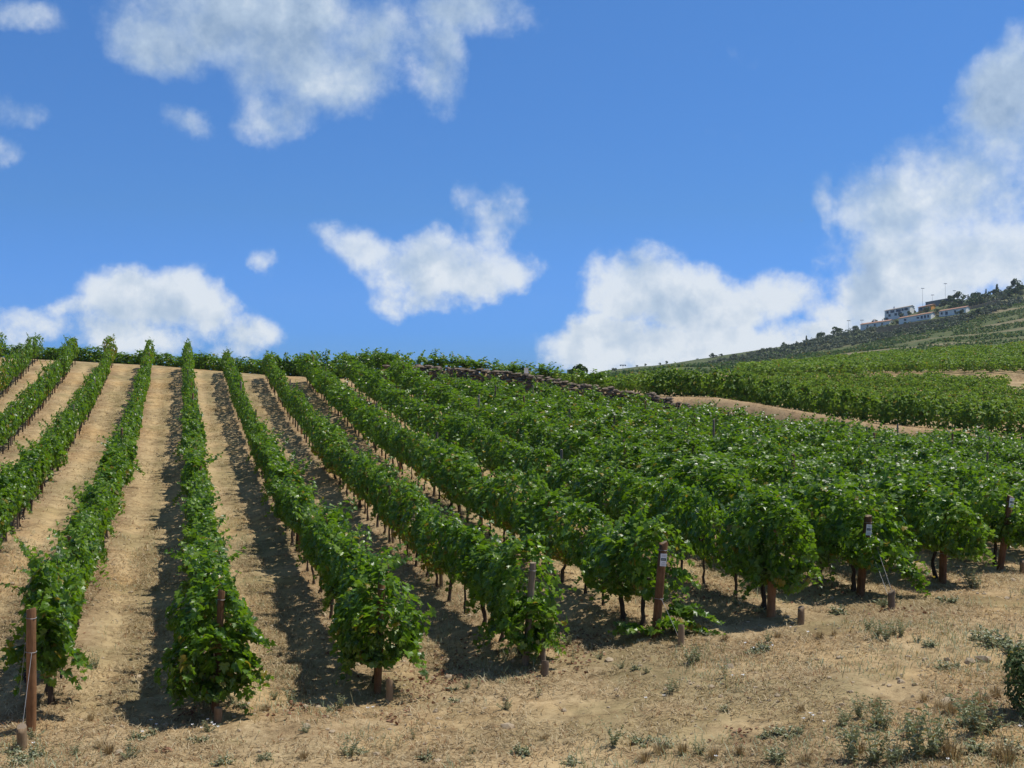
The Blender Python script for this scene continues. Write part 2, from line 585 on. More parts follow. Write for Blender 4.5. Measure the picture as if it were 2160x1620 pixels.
def soil_mat(name, hill=False, tone=None):
    m, N, out = new_mat(name)
    tc = N.n('ShaderNodeTexCoord')
    p = tc.outputs['Object']
    if hill:
        big = N.noise(p, 0.035, 6, 0.65)
        mid = N.noise(p, 0.22, 6, 0.7)
        f = N.math('MULTIPLY_ADD', mid, 0.6, N.math('MULTIPLY', big, 0.5))
        col = N.ramp(f, [(0.36, (0.045, 0.075, 0.022)), (0.58, (0.085, 0.115, 0.036)), (0.72, (0.17, 0.16, 0.075)), (0.86, (0.30, 0.24, 0.16))])
        col = N.mix(N.math('MULTIPLY', N.attr('pale').outputs['Fac'], N.smooth(mid, 0.30, 0.55)), col, (0.24, 0.20, 0.115))
        b = bsdf(N, col, 0.95, 0.1)
        N.l(b.outputs[0], out.inputs['Surface'])
        return m
    big = N.noise(p, 0.55, 5, 0.6)
    mid = N.noise(p, 3.2, 6, 0.68)
    mp = N.n('ShaderNodeMapping')
    mp.inputs['Rotation'].default_value = (0, 0, math.radians(20))
    mp.inputs['Scale'].default_value = (1.0, 2.6, 1.0)
    N.l(p, mp.inputs['Vector'])
    fine = N.noise(mp.outputs[0], 17.0, 6, 0.75, 0.5)
    grit = N.noise(p, 70.0, 3, 0.7)
    f = N.math('MULTIPLY_ADD', mid, 0.62, N.math('MULTIPLY_ADD', big, 0.50, -0.185))
    f = N.math('MULTIPLY_ADD', N.math('SUBTRACT', fine, 0.5), 0.62, N.math('ADD', f, 0.21))
    f = N.math('MULTIPLY_ADD', N.math('SUBTRACT', grit, 0.5), 0.62, f)
    base = N.ramp(f, [(0.34, (0.10, 0.068, 0.038)), (0.49, (0.275, 0.198, 0.108)), (0.62, (0.42, 0.315, 0.178)), (0.82, (0.58, 0.465, 0.29))])
    pale = N.math('MULTIPLY', N.attr('pale').outputs['Fac'], N.smooth(mid, 0.30, 0.65))
    col = N.mix(N.math('MULTIPLY', pale, 0.75), base, (0.52, 0.395, 0.215))
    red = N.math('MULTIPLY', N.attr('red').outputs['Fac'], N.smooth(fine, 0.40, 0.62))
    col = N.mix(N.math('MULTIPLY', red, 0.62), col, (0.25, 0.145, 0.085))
    gr = N.math('MULTIPLY', N.attr('green').outputs['Fac'], N.smooth(fine, 0.38, 0.60))
    col = N.mix(N.math('MULTIPLY', gr, 0.74), col, (0.20, 0.185, 0.085))
    patchy = N.noise(p, 0.23, 4, 0.6, 0.3)
    col = N.mix(1.0, col, N.ramp(patchy, [(0.34, (0.80, 0.80, 0.78)), (0.5, (1.0, 0.98, 0.95)), (0.66, (1.0, 0.90, 0.78))]), 'MULTIPLY')
    if tone:
        col = N.mix(0.42, col, tone)
    b = bsdf(N, col, 0.95, 0.1)
    h = N.math('MULTIPLY_ADD', fine, 0.5, N.math('MULTIPLY', grit, 0.5))
    h = N.math('ADD', h, N.math('MULTIPLY', mid, 1.2))
    bp = N.n('ShaderNodeBump')
    bp.inputs['Strength'].default_value = 0.45
    bp.inputs['Distance'].default_value = 0.03
    N.l(h, bp.inputs['Height'])
    N.l(bp.outputs[0], b.inputs['Normal'])
    N.l(b.outputs[0], out.inputs['Surface'])
    return m


SOIL = soil_mat('dry_soil')
HILL = soil_mat('dry_hillside', True)
TRACK = soil_mat('reddish_track_soil', False, (0.42, 0.275, 0.155))


# ------------------------------------------------------------------ the ground
def build_ground():
    ext = np.geomspace(0.6, 900, 26)            # metres of ground beyond either side of the view
    cols = np.concatenate([np.full(26, -172.0), np.linspace(-170, 2330, 560), np.full(26, 2332.0)])
    wide = np.concatenate([-ext[::-1], np.zeros(560), ext])
    ys = np.concatenate([-np.geomspace(2, 400, 14)[::-1], np.arange(0, 11, 0.5), np.arange(11, 31, 0.06), np.arange(31, 60, 0.16), np.arange(60, 92, 0.2),
                         np.arange(92, 228, 1.1), np.arange(228, 404, 7), np.arange(404, 780, 2.8), np.arange(780, 900, 7), np.geomspace(900, 1900, 18)])
    n_c, n_r = len(cols), len(ys)
    Yg = np.repeat(ys[:, None], n_c, 1)
    Xg = (cols[None, :] - 1080) / F * np.maximum(Yg, 14.0) + wide[None, :]
    Zg = relief(Xg, Yg)
    k = kcoord(Xg, Yg)
    s = Yg - zf_of(k)
    inrow = sstep((Yg - zn_of(k)) / 1.5) * (s < 0)
    fr = np.mod(k, 1)
    wheel = np.exp(-((fr - 0.30) / 0.10) ** 2) + np.exp(-((fr - 0.70) / 0.09) ** 2)
    nz = fbm(Xg * 0.35, Yg * 0.35, 21)
    head = (Yg < zn_of(k) + 0.5) * 1.0
    trk = np.exp(-((Yg - zn_of(k) + 2.6) / 0.5) ** 2) + np.exp(-((Yg - zn_of(k) + 4.3) / 0.6) ** 2)
    step = np.floor((Yg - 402.0) / 8.5)
    bare = ((Yg > 404) & (Yg < 760) & (np.mod(step, 7) >= 4.5)) * sstep((fbm(Xg * 0.02, Yg * 0.02, 15) - 0.30) * 5) * sstep((Xg * F / np.maximum(Yg, 1) - 330) / 200)
    pale = np.clip(bare + inrow * wheel * 0.9 + head * trk * 0.8 + (s > 0) * 0.15, 0, 1)
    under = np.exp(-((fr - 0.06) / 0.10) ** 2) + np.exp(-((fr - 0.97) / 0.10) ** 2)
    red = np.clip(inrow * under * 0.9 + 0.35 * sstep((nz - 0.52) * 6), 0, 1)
    green = np.clip(inrow * np.exp(-((fr - 0.5) / 0.09) ** 2) * 0.8 + sstep((fbm(Xg * 0.5, Yg * 0.5, 33) - 0.55) * 6) * 0.8
                    + sstep((13.9 - Yg + 0.10 * (Xg - 3)) * 0.6) * 0.8 * (Xg > 0), 0, 1)
    idx = np.arange(n_c * n_r).reshape(n_r, n_c)
    quads = np.stack([idx[:-1, :-1], idx[:-1, 1:], idx[1:, 1:], idx[1:, :-1]], -1)
    kc, sc, yc = k[:-1, :-1], s[:-1, :-1], Yg[:-1, :-1]
    pc = 1080 + F * Xg[:-1, :-1] / np.maximum(yc, 1)
    track = (kc > 11.9) & (kc < 24) & (sc > 0.1) & (sc < 3.6)
    zt = np.interp(pc, P2, Z2)
    path = (pc > 1815) & (pc < 2600) & (yc > zt - 0.5) & (yc < zt + 4.5)
    hill = yc >= 227.9
    V = np.stack([Xg, Yg, Zg], -1).reshape(-1, 3)
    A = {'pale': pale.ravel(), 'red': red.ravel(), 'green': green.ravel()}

    def piece(name, mask, mat, label):
        q = quads[mask]
        used, inv = np.unique(q, return_inverse=True)
        me = mesh_of(name, V[used], inv.reshape(-1, 4), [mat], None, True, {a: b[used] for a, b in A.items()})
        o = link(name, me)
        tag(o, label, None, None, 'structure')
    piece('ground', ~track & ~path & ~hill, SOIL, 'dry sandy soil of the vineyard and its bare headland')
    piece('dirt_track', track & ~hill, TRACK, 'reddish dirt track sloping down behind the vine rows')
    piece('dirt_path', path & ~track & ~hill, SOIL, 'pale dirt path above the second vineyard plot')
    piece('hillside', hill, HILL, 'far terraced hillside rising to the right')


build_ground()

# ------------------------------------------------------------------ leaves
HALF = [(0.20, -0.17), (0.40, -0.06), (0.53, 0.20), (0.35, 0.30), (0.44, 0.62), (0.19, 0.60)]
LEAF_HI = np.array([(0, 0.02)] + HALF + [(0, 0.98)] + [(-a, b) for a, b in HALF[::-1]] + [(0, 0.28)])
LEAF_HI_F = np.array([(i, (i + 1) % 14, 14) for i in range(14)])
LEAF_LO = np.array([(0, -0.05), (0.46, 0.05), (0.40, 0.60), (0, 0.95), (-0.40, 0.60), (-0.46, 0.05)])
LEAF_LO_F = np.array([(0, 1, 2, 3), (0, 3, 4, 5)])


def leaves(pos, nrm, tip, size, hi=True, rng=RNG):
    """many grape leaves at once: positions, blade normals, tip directions, sizes"""
    tmpl, fc = (LEAF_HI, LEAF_HI_F) if hi else (LEAF_LO, LEAF_LO_F)
    n = len(pos)
    nrm = nrm / np.linalg.norm(nrm, axis=1, keepdims=True)
    tip = tip - nrm * (tip * nrm).sum(1, keepdims=True)
    tip /= np.maximum(np.linalg.norm(tip, axis=1, keepdims=True), 1e-6)
    side = np.cross(tip, nrm)
    fold = rng.uniform(-0.1, 0.55, (n, 1))
    curl = rng.uniform(0.05, 0.5, (n, 1))
    tx = tmpl[None, :, 0] * rng.uniform(0.85, 1.15, (n, 1))
    ty = tmpl[None, :, 1] - 0.3
    tz = np.abs(tx) * fold - curl * ty ** 2 + rng.normal(0, 0.03, (n, len(tmpl)))
    v = pos[:, None, :] + size[:, None, None] * (tx[..., None] * side[:, None, :] + ty[..., None] * tip[:, None, :] + tz[..., None] * nrm[:, None, :])
    f = fc[None, :, :] + (np.arange(n) * len(tmpl))[:, None, None]
    return v.reshape(-1, 3), f.reshape(-1, fc.shape[1])


def unit(v):
    return v / np.maximum(np.linalg.norm(v, axis=-1, keepdims=True), 1e-9)


def canopy(rng, n=430, notch=None, L=1.34, zb=0.52, zt=1.58, hw=0.33, size=(0.085, 0.155), shoots=7, hi=True, mb=None, tint=0.02, low_tint=0.05, lumps=12, droop=0):
    """foliage of one trained vine; the row runs along local x"""
    mb = mb or MB()
    a = rng.uniform(-L / 2, L / 2, n)
    th = rng.uniform(0, 2 * np.pi, n)
    th = th + 0.35 * np.sin(th * 1.0 + np.pi)          # a few more on the upper half
    r = np.where(rng.random(n) < 0.74, 1 - np.abs(rng.normal(0, 0.13, n)), np.sqrt(rng.random(n)) * 0.9)
    bump = np.ones(n)
    for _ in range(lumps):
        la, lt, amp = rng.uniform(-L / 2, L / 2), rng.uniform(0, 2 * np.pi), rng.uniform(-0.45, 0.60)
        dth = np.abs((th - lt + np.pi) % (2 * np.pi) - np.pi)
        bump += amp * np.exp(-((a - la) / 0.24) ** 2 - (dth / 0.65) ** 2)
    zc, hz = (zb + zt) / 2, (zt - zb) / 2
    prof = 0.72 + 0.28 * np.sin(np.clip((np.sin(th) + 1) / 2, 0, 1) * np.pi * 0.85 + 0.25)
    c = hw * r * bump * np.cos(th) * prof
    z = zc + hz * r * (0.6 + 0.4 * bump) * np.sin(th)
    out = unit(np.stack([rng.normal(0, 0.35, n), np.cos(th) / hw * 0.4, np.sin(th) / hz * 0.5], 1))
    nrm = unit(out * 0.75 + np.array([0, 0, 0.5]) + rng.normal(0, 0.42, (n, 3)))
    tip = np.array([0, 0, -0.8]) + out * 0.45 + rng.normal(0, 0.4, (n, 3))
    sz = rng.uniform(*size, n)
    pos = np.stack([a, c, z], 1)
    low = np.where(z < zb + 0.25, low_tint, tint)
    if notch is not None:              # leave the head of the post free of leaves
        keep = ~((a < -0.10) & (z > notch) & (np.abs(c) < 0.17))
        pos, nrm, tip, sz, low = pos[keep], nrm[keep], tip[keep], sz[keep], low[keep]
    P, NN, TT, SS = [pos], [nrm], [tip], [sz]
    tt = [low]
    for i in range(shoots + droop):
        x0 = rng.uniform(-L / 2, L / 2)
        sgn = rng.choice([-1, 1])
        if i < shoots:
            p = np.array([x0, rng.uniform(-0.2, 0.2), zt - rng.uniform(0.05, 0.25)])
            d = unit(np.array([rng.normal(0, 0.45), sgn * rng.uniform(0.05, 0.7), rng.uniform(0.5, 1.0)]))
            ln, bend = rng.uniform(0.22, 0.72), -0.06
        else:
            p = np.array([x0, sgn * hw * 0.7, zb + rng.uniform(0.15, 0.5)])
            d = unit(np.array([rng.normal(0, 0.3), sgn * rng.uniform(0.3, 0.8), -0.2]))
            ln, bend = rng.uniform(0.3, 0.6), -0.16
        shoot_leaves(rng, p, d, ln, bend, P, NN, TT, SS, tt, mb, 0.5 if i < shoots else 0.8)
    finish_leaves(mb, P, NN, TT, SS, tt, hi, rng)
    return mb


def shoot_leaves(rng, p, d, ln, bend, P, NN, TT, SS, tt, mb, sc=0.8, step=0.055):
    m = max(3, int(ln / step))
    pts = [p]
    for j in range(m):
        d = unit(d + np.array([0, 0, bend]) + rng.normal(0, 0.07, 3))
        pts.append(pts[-1] + d * step)
    pts = np.array(pts)
    mb.tube(pts, np.linspace(0.006, 0.002, len(pts)), 4, 1, False)
    for j in range(1, len(pts)):
        s = (0.14 * (1 - 0.6 * j / m) + 0.03) * (0.6 + 0.5 * sc)
        side = unit(np.cross(d, [0, 0, 1]) + 1e-6) * (1 if j % 2 else -1)
        pos = pts[j] + side * s * 0.45 + rng.normal(0, 0.01, 3)
        P.append(pos[None])
        NN.append(unit(np.array([0, 0, 0.8]) + side * 0.35 + rng.normal(0, 0.4, 3))[None])
        TT.append((side + d * 0.5 + np.array([0, 0, -0.5]) + rng.normal(0, 0.25, 3))[None])
        SS.append(np.array([s]))
        tt.append(np.array([0.02]))


def finish_leaves(mb, P, NN, TT, SS, tt, hi, rng):
    P, NN, TT, SS, tt = map(np.concatenate, (P, NN, TT, SS, tt))
    v, f = leaves(P, NN, TT, SS, hi, rng)
    mb.add(v, f, 0, np.repeat(tt, len(f) // len(P)))


def trunk_mesh(rng, h=0.78, r=0.026):
    mb = MB()
    n = 9
    zz = np.linspace(-0.08, h, n)
    wob = np.cumsum(rng.normal(0, 0.016, (n, 2)), axis=0)
    wob -= wob[1]
    rad = r * (1.25 - 0.45 * np.linspace(0, 1, n)) * rng.uniform(0.85, 1.2, n)
    rad[0:2] *= 1.35
    mb.tube(np.column_stack([wob, zz]), rad, 8, 0)
    top = np.array([*wob[-1], h - 0.02])
    for sgn in (-1, 1):
        m = 6
        xx = np.linspace(0, sgn * rng.uniform(0.4, 0.58), m)
        arm = np.column_stack([top[0] + xx, top[1] + np.cumsum(rng.normal(0, 0.01, m)), top[2] + 0.05 * np.sin(np.linspace(0, 2.6, m)) + rng.normal(0, 0.006, m)])
        arm[0] = top
        mb.tube(arm, np.linspace(r * 0.75, r * 0.35, m), 6, 0)
    return mb.mesh('trunk', [BARK], True)


rng = np.random.default_rng(11)
CAN = [canopy(rng, n=rng.integers(400, 500), zt=rng.uniform(1.42, 1.60), hw=rng.uniform(0.22, 0.30), shoots=rng.integers(6, 13), droop=rng.integers(1, 5)).mesh('foliage', [LEAF, BARK]) for _ in range(12)]
CANW = [canopy(rng, n=rng.integers(480, 580), zt=rng.uniform(1.50, 1.72), hw=rng.uniform(0.38, 0.48), zb=0.48, shoots=rng.integers(5, 12), droop=rng.integers(1, 4)).mesh('foliage', [LEAF, BARK]) for _ in range(10)]
CANY = [canopy(rng, n=480, zt=1.6, hw=0.40, zb=0.45, shoots=6, droop=2, tint=0.10, low_tint=0.55).mesh('foliage', [LEAF, BARK]) for _ in range(3)]
TRK = [trunk_mesh(rng, rng.uniform(0.72, 0.85), rng.uniform(0.021, 0.032)) for _ in range(9)]


# ------------------------------------------------------------------ vines of the near plot
ORD = ['zeroth', 'first', 'second', 'third', 'fourth', 'fifth', 'sixth', 'seventh', 'eighth', 'ninth', 'tenth', 'eleventh', 'twelfth', 'thirteenth',
       'fourteenth', 'fifteenth', 'sixteenth', 'seventeenth', 'eighteenth', 'nineteenth', 'twentieth', 'twenty-first', 'twenty-second', 'twenty-third',
       'twenty-fourth', 'twenty-fifth', 'twenty-sixth', 'twenty-seventh', 'twenty-eighth', 'twenty-ninth', 'thirtieth'] + \
      ['thirty-' + w for w in ('first', 'second', 'third', 'fourth', 'fifth', 'sixth', 'seventh', 'eighth', 'ninth')]
ROWNAME = {
    -4: 'fifth row left of the orange-brown post', -3: 'third row left of the bare post', -2: 'second row left of the bare brown post',
    -1: 'first row left of the bare brown post', 0: 'row behind the bare brown post', 1: 'row whose slim post sinks in leaves',
    2: 'row whose post has a pale flat top', 3: 'row behind the grey rod and stump', 4: 'row of the tall leaning tagged post',
    5: 'row next right of the leaning tagged post', 6: 'row of the tagged post with guy wires', 7: 'row left of the rightmost tagged post',
    8: 'row of the rightmost tagged post', 9: 'first row right of the rightmost tagged post', 10: 'second row right of the rightmost tagged post',
    -5: 'leftmost row',
}
ROWNAME[-4] = 'fourth row left of the bare brown post'
ROWNAME[-3] = 'third row left of the bare brown post'
for _k in range(11, 20):
    ROWNAME[_k] = f'{ORD[_k - 8]} row right of the rightmost tagged post'


def xrow(k, y):
    return -1.9 + 2.4 * k - LEAN * y


def px_of(x, y):
    return 1080 + F * x / y


spots = []
for k in range(-5, 20):
    rk = np.random.default_rng(100 + k)
    y = float(zn_of(k)) + 0.30
    yend = float(zf_of(k)) - (1.0 if k > 5 else 0.3)
    i = 0
    while y < yend:
        x = xrow(k, y) + rk.normal(0, 0.035)
        if -150 < px_of(x, y) < 2320:
            spots.append((y, x, k, i))
        i += 1
        y += 1.16 * rk.uniform(0.93, 1.07)
spots.sort()
N_NEAR = 278
near_spots, far_spots = spots[:N_NEAR], spots[N_NEAR:]


def scale_of(k, y):
    """how lush the vines are there: a little uneven along the rows"""
    return 0.84 + 0.30 * vnoise(np.array(k * 3.7), np.array(y * 0.55), 5)


def vine(k, x, y, can, trk, label, rz, s=(1, 1, 1), group='grapevines of the near plot'):
    e = bpy.data.objects.new('grape_vine', None)
    e.empty_display_size = 0.2
    COL.objects.link(e)
    e.location = (x, y, float(relief(x, y)))
    e.rotation_euler = (0, 0, rz)
    e.scale = s
    tag(e, label, 'grapevine', group)
    link('trunk', trk, e)
    link('foliage', can, e)
    return e


count_k = {}
END_VINES = {}
for (y, x, k, i) in near_spots:
    rk = np.random.default_rng(1000 + k * 97 + i)
    count_k[k] = count_k.get(k, 0) + 1
    o_ = ORD[count_k[k]]
    seen_first = 'uphill' if 0 <= k <= 9 else 'nearest'
    lab = f'leafy grapevine, {o_} {seen_first} in the {ROWNAME[k]}'
    pool = CANW if k >= 4 else CAN
    if k in (4, 3) and 24 < y < 50 and rk.random() < 0.45:
        pool = CANY
    s = float(scale_of(k, y))
    wid = 1.2 if k >= 6 else 1.0
    rz = ROWDIR + (math.pi if rk.random() < 0.5 else 0) + rk.normal(0, 0.04)
    sc = (1.0, s * wid * rk.uniform(0.72, 1.28), s * rk.uniform(0.90, 1.10))
    if i == 0 and 0 <= k <= 9:
        END_VINES[k] = (x, y, lab)
        continue
    vine(k, x, y, pool[rk.integers(len(pool))], TRK[rk.integers(len(TRK))], lab, rz, sc)


# the bushy last vines by the end posts, each with shoots of its own
FRONT = {1: (0.26, 1.14, 0.38), 2: (0.38, 1.22, 0.44), 3: (0.22, 1.02, 0.33), 5: (0.46, 1.75, 0.44), 6: (0.50, 1.05, 0.42), 7: (0.55, 1.50, 0.40), 8: (0.50, 1.18, 0.36)}


def end_vine(k, n, zb, zt, hw, L, extra, tint=0.02):
    rk = np.random.default_rng(500 + k)
    x, y, lab = END_VINES[k]
    mb = MB()
    canopy(rk, n=int(n * 1.25), L=L, zb=zb, zt=zt, hw=hw, size=(0.06, 0.155), shoots=9, mb=mb, tint=tint, droop=9, lumps=20, notch=FRONT[k][1] if k in FRONT and k not in (5, 7) else None)
    if k in FRONT:
        fb, ft, fw = FRONT[k]
        n0 = mb.n
        lobe = canopy(rk, n=int(440 * (ft - fb) / 0.8), L=0.6, zb=fb, zt=ft, hw=fw, size=(0.06, 0.155), shoots=1, tint=tint, droop=6, lumps=12)
        for v_ in lobe.v:
            v_[:, 0] -= 0.78 if k in (5, 7) else 0.63
        for w_ in (3, 4):
            mb.f[w_] += [f_ + mb.n for f_ in lobe.f[w_]]
            mb.m[w_] += lobe.m[w_]
            mb.t[w_] += lobe.t[w_]
        mb.v += lobe.v
        mb.n += lobe.n
    P, NN, TT, SS, tt = [], [], [], [], []
    ca, sa = math.cos(ROWDIR), math.sin(ROWDIR)

    def loc(wx, wy, wz):        # world offset -> local of the vine
        return np.array([wx * ca + wy * sa, -wx * sa + wy * ca, wz])
    for (sx, sy, sz, dx, dy, dz, ln, bend) in extra:
        for _ in range(2):
            j = rk.normal(0, 0.04, 3)
            shoot_leaves(rk, loc(sx, sy, sz) + j, unit(loc(dx, dy, dz) + rk.normal(0, 0.1, 3)), ln * rk.uniform(0.8, 1.05), bend, P, NN, TT, SS, tt, mb, 1.0, 0.05)
    if P:
        finish_leaves(mb, P, NN, TT, SS, tt, True, rk)
    e = vine(k, x, y, mb.mesh('foliage', [LEAF, BARK]), trunk_mesh(rk, 0.8, 0.034), lab, ROWDIR)
    return e


EV = {}
x_, y_, l_ = END_VINES[0]
END_VINES[0] = (x_ - 0.02, y_ + 0.75, l_)
EV[0] = end_vine(0, 560, 0.42, 1.40, 0.30, 1.3, [(-0.3, -0.2, 0.8, -0.6, -0.3, -0.1, 0.4, -0.1)])
EV[1] = end_vine(1, 900, 0.28, 1.62, 0.46, 1.5, [(0.35, -0.2, 1.15, 0.9, -0.2, 0.1, 0.6, -0.09), (0.35, -0.25, 0.8, 0.9, -0.2, -0.1, 0.75, -0.10), (0.3, -0.3, 0.5, 0.8, -0.3, 0.0, 0.55, -0.09),
                                                 (0.15, -0.3, 0.5, 0.2, -0.6, -0.4, 0.4, -0.1), (0.2, -0.2, 1.4, 0.6, -0.2, 0.7, 0.3, -0.05), (0.4, -0.2, 1.0, 1.0, 0.1, 0.0, 0.6, -0.11)])
EV[2] = end_vine(2, 900, 0.36, 1.68, 0.50, 1.5, [(0.4, -0.2, 1.0, 0.8, -0.2, 0.1, 0.35, -0.1), (0.0, 0.1, 1.6, 0.3, 0, 1.0, 0.35, -0.02), (0.3, -0.2, 0.7, 0.6, -0.2, -0.5, 0.4, -0.08),
                                                 (-0.3, -0.3, 0.5, -0.3, -0.4, -0.6, 0.3, -0.06)])
EV[3] = end_vine(3, 820, 0.24, 1.72, 0.40, 1.5, [(0.1, -0.2, 1.5, 0.8, -0.1, 0.6, 0.4, -0.09), (0.2, -0.3, 0.6, 0.4, -0.4, -0.6, 0.4, -0.06), (-0.1, 0.3, 1.65, 0.5, -0.2, 0.5, 0.5, -0.12)])
x_, y_, l_ = END_VINES[4]
END_VINES[4] = (x_ - 0.10, y_ + 0.55, l_)
EV[4] = end_vine(4, 640, 0.5, 1.78, 0.44, 1.4,
                 [(0.35, -0.5, 0.45, 0.5, -0.2, -0.3, 0.7, -0.02), (0.35, -0.5, 0.30, 0.8, -0.2, -0.1, 0.9, -0.02), (0.2, -0.75, 0.12, 0.5, -0.6, 0.1, 0.6, -0.02),
                  (0.1, -0.7, 0.12, -0.7, -0.4, 0.1, 0.6, -0.02), (0.15, -0.75, 0.10, 0.0, -0.9, 0.05, 0.5, -0.02), (0.4, -0.3, 0.9, 0.9, 0.1, 0.0, 0.6, -0.05),
                  (0.3, -0.6, 0.15, 1.0, -0.3, 0.05, 1.0, -0.01), (0.3, -0.55, 0.3, 0.7, 0.1, 0.2, 0.6, -0.02), (-0.1, -0.65, 0.1, -0.9, -0.2, 0.15, 0.5, -0.03)])
EV[5] = end_vine(5, 900, 0.42, 1.95, 0.52, 1.4, [(0.4, -0.2, 1.2, 0.8, -0.2, 0.0, 0.5, -0.13), (0.3, -0.3, 0.9, 0.6, -0.3, -0.4, 0.4, -0.07), (0.0, 0.0, 1.9, 0.1, 0.0, 1.0, 0.3, -0.02)])
EV[6] = end_vine(6, 820, 0.5, 1.72, 0.52, 1.5,
                 [(-0.35, -0.2, 0.9, -0.6, -0.3, -0.2, 0.8, -0.08), (-0.5, -0.3, 0.7, -0.2, -0.2, -1.0, 0.65, -0.02), (0.5, -0.1, 1.1, 1.0, -0.1, 0.1, 0.9, -0.10),
                  (0.6, -0.1, 0.9, 0.8, -0.2, -0.3, 1.0, -0.07), (0.7, -0.2, 0.7, 0.6, -0.2, -0.8, 0.7, -0.01), (0.8, -0.2, 0.5, 0.6, -0.3, -0.5, 0.9, 0.0),
                  (0.5, 0.0, 1.2, 1.0, 0.0, 0.2, 1.0, -0.09), (0.6, 0, 1.0, 0.5, 0.3, 0.5, 0.6, -0.06)])
EV[7] = end_vine(7, 700, 0.55, 1.72, 0.45, 1.4, [(0.4, -0.1, 1.0, 0.9, -0.1, 0.2, 0.9, -0.07), (0.3, -0.1, 0.8, 0.9, -0.2, -0.2, 0.8, -0.05), (-0.3, -0.2, 0.9, -0.5, -0.3, -0.4, 0.5, -0.06)])
EV[8] = end_vine(8, 760, 0.45, 1.72, 0.50, 1.4, [(-0.4, -0.2, 1.0, -0.8, -0.2, 0.1, 0.6, -0.08), (0.3, -0.2, 0.8, 0.6, -0.3, -0.4, 0.5, -0.05)])
if 9 in END_VINES:
    EV[9] = end_vine(9, 760, 0.45, 1.72, 0.50, 1.4, [])


def grape_cluster(rk):
    mb = MB()
    oct_v = np.array([(1, 0, 0), (-1, 0, 0), (0, 1, 0), (0, -1, 0), (0, 0, 1), (0, 0, -1)], float)
    of = [(0, 2, 4), (2, 1, 4), (1, 3, 4), (3, 0, 4), (2, 0, 5), (1, 2, 5), (3, 1, 5), (0, 3, 5)]
    v, f = [tuple(p) for p in oct_v], of
    nv, nf, mid = list(v), [], {}
    for a, b, c in f:
        q = []
        for s, t in ((a, b), (b, c), (c, a)):
            key = (min(s, t), max(s, t))
            if key not in mid:
                mid[key] = len(nv)
                nv.append(tuple(unit(np.array(v[s]) + np.array(v[t]))))
            q.append(mid[key])
        nf += [(a, q[0], q[2]), (q[0], b, q[1]), (q[2], q[1], c), tuple(q)]
    nv = np.array(nv)
    for i in range(46):
        t = rk.random()
        r = 0.045 * (1 - 0.75 * t) * math.sqrt(rk.random())
        a = rk.uniform(0, 6.28)
        mb.add(nv * 0.011 * rk.uniform(0.9, 1.15) + np.array([r * math.cos(a), r * math.sin(a), -t * 0.16]), nf, 0)
    return mb.mesh('grape_cluster', [GRAPE], True)


for k, plist in {0: [(-0.42, -0.16, 0.60), (-0.36, 0.30, 0.55)], 1: [(-0.5, 0.1, 0.62), (-0.45, -0.22, 0.5)], 2: [(-0.5, 0.12, 0.55)]}.items():
    for p in plist:
        link('grape_cluster', grape_cluster(np.random.default_rng(int(900 + k * 10 + p[1] * 10))), EV[k], p)

# ------------------------------------------------------------------ the rest of the vines, past the nearest few hundred
FARCAN = []
rng = np.random.default_rng(23)
for _ in range(10):
    mb = canopy(rng, n=230, zt=rng.uniform(1.5, 1.72), hw=rng.uniform(0.34, 0.46), zb=0.5, size=(0.11, 0.19), shoots=4, hi=False)
    q = np.concatenate(mb.f[4])
    FARCAN.append((np.concatenate(mb.v), q, np.concatenate(mb.m[4]), np.concatenate(mb.t[4])))
TINYCAN = []
HEDGECAN = []
for _ in range(6):
    mb = canopy(rng, n=300, L=1.4, zt=rng.uniform(1.45, 1.7), hw=rng.uniform(0.38, 0.5), zb=0.05, size=(0.13, 0.23), shoots=4, hi=False)
    HEDGECAN.append((np.concatenate(mb.v), np.concatenate(mb.f[4]), np.concatenate(mb.m[4]), np.concatenate(mb.t[4])))
for _ in range(8):
    mb = canopy(rng, n=85, L=1.5, zt=rng.uniform(1.4, 1.65), hw=rng.uniform(0.38, 0.5), zb=0.45, size=(0.20, 0.32), shoots=0, hi=False)
    TINYCAN.append((np.concatenate(mb.v), np.concatenate(mb.f[4]), np.concatenate(mb.m[4]), np.concatenate(mb.t[4])))


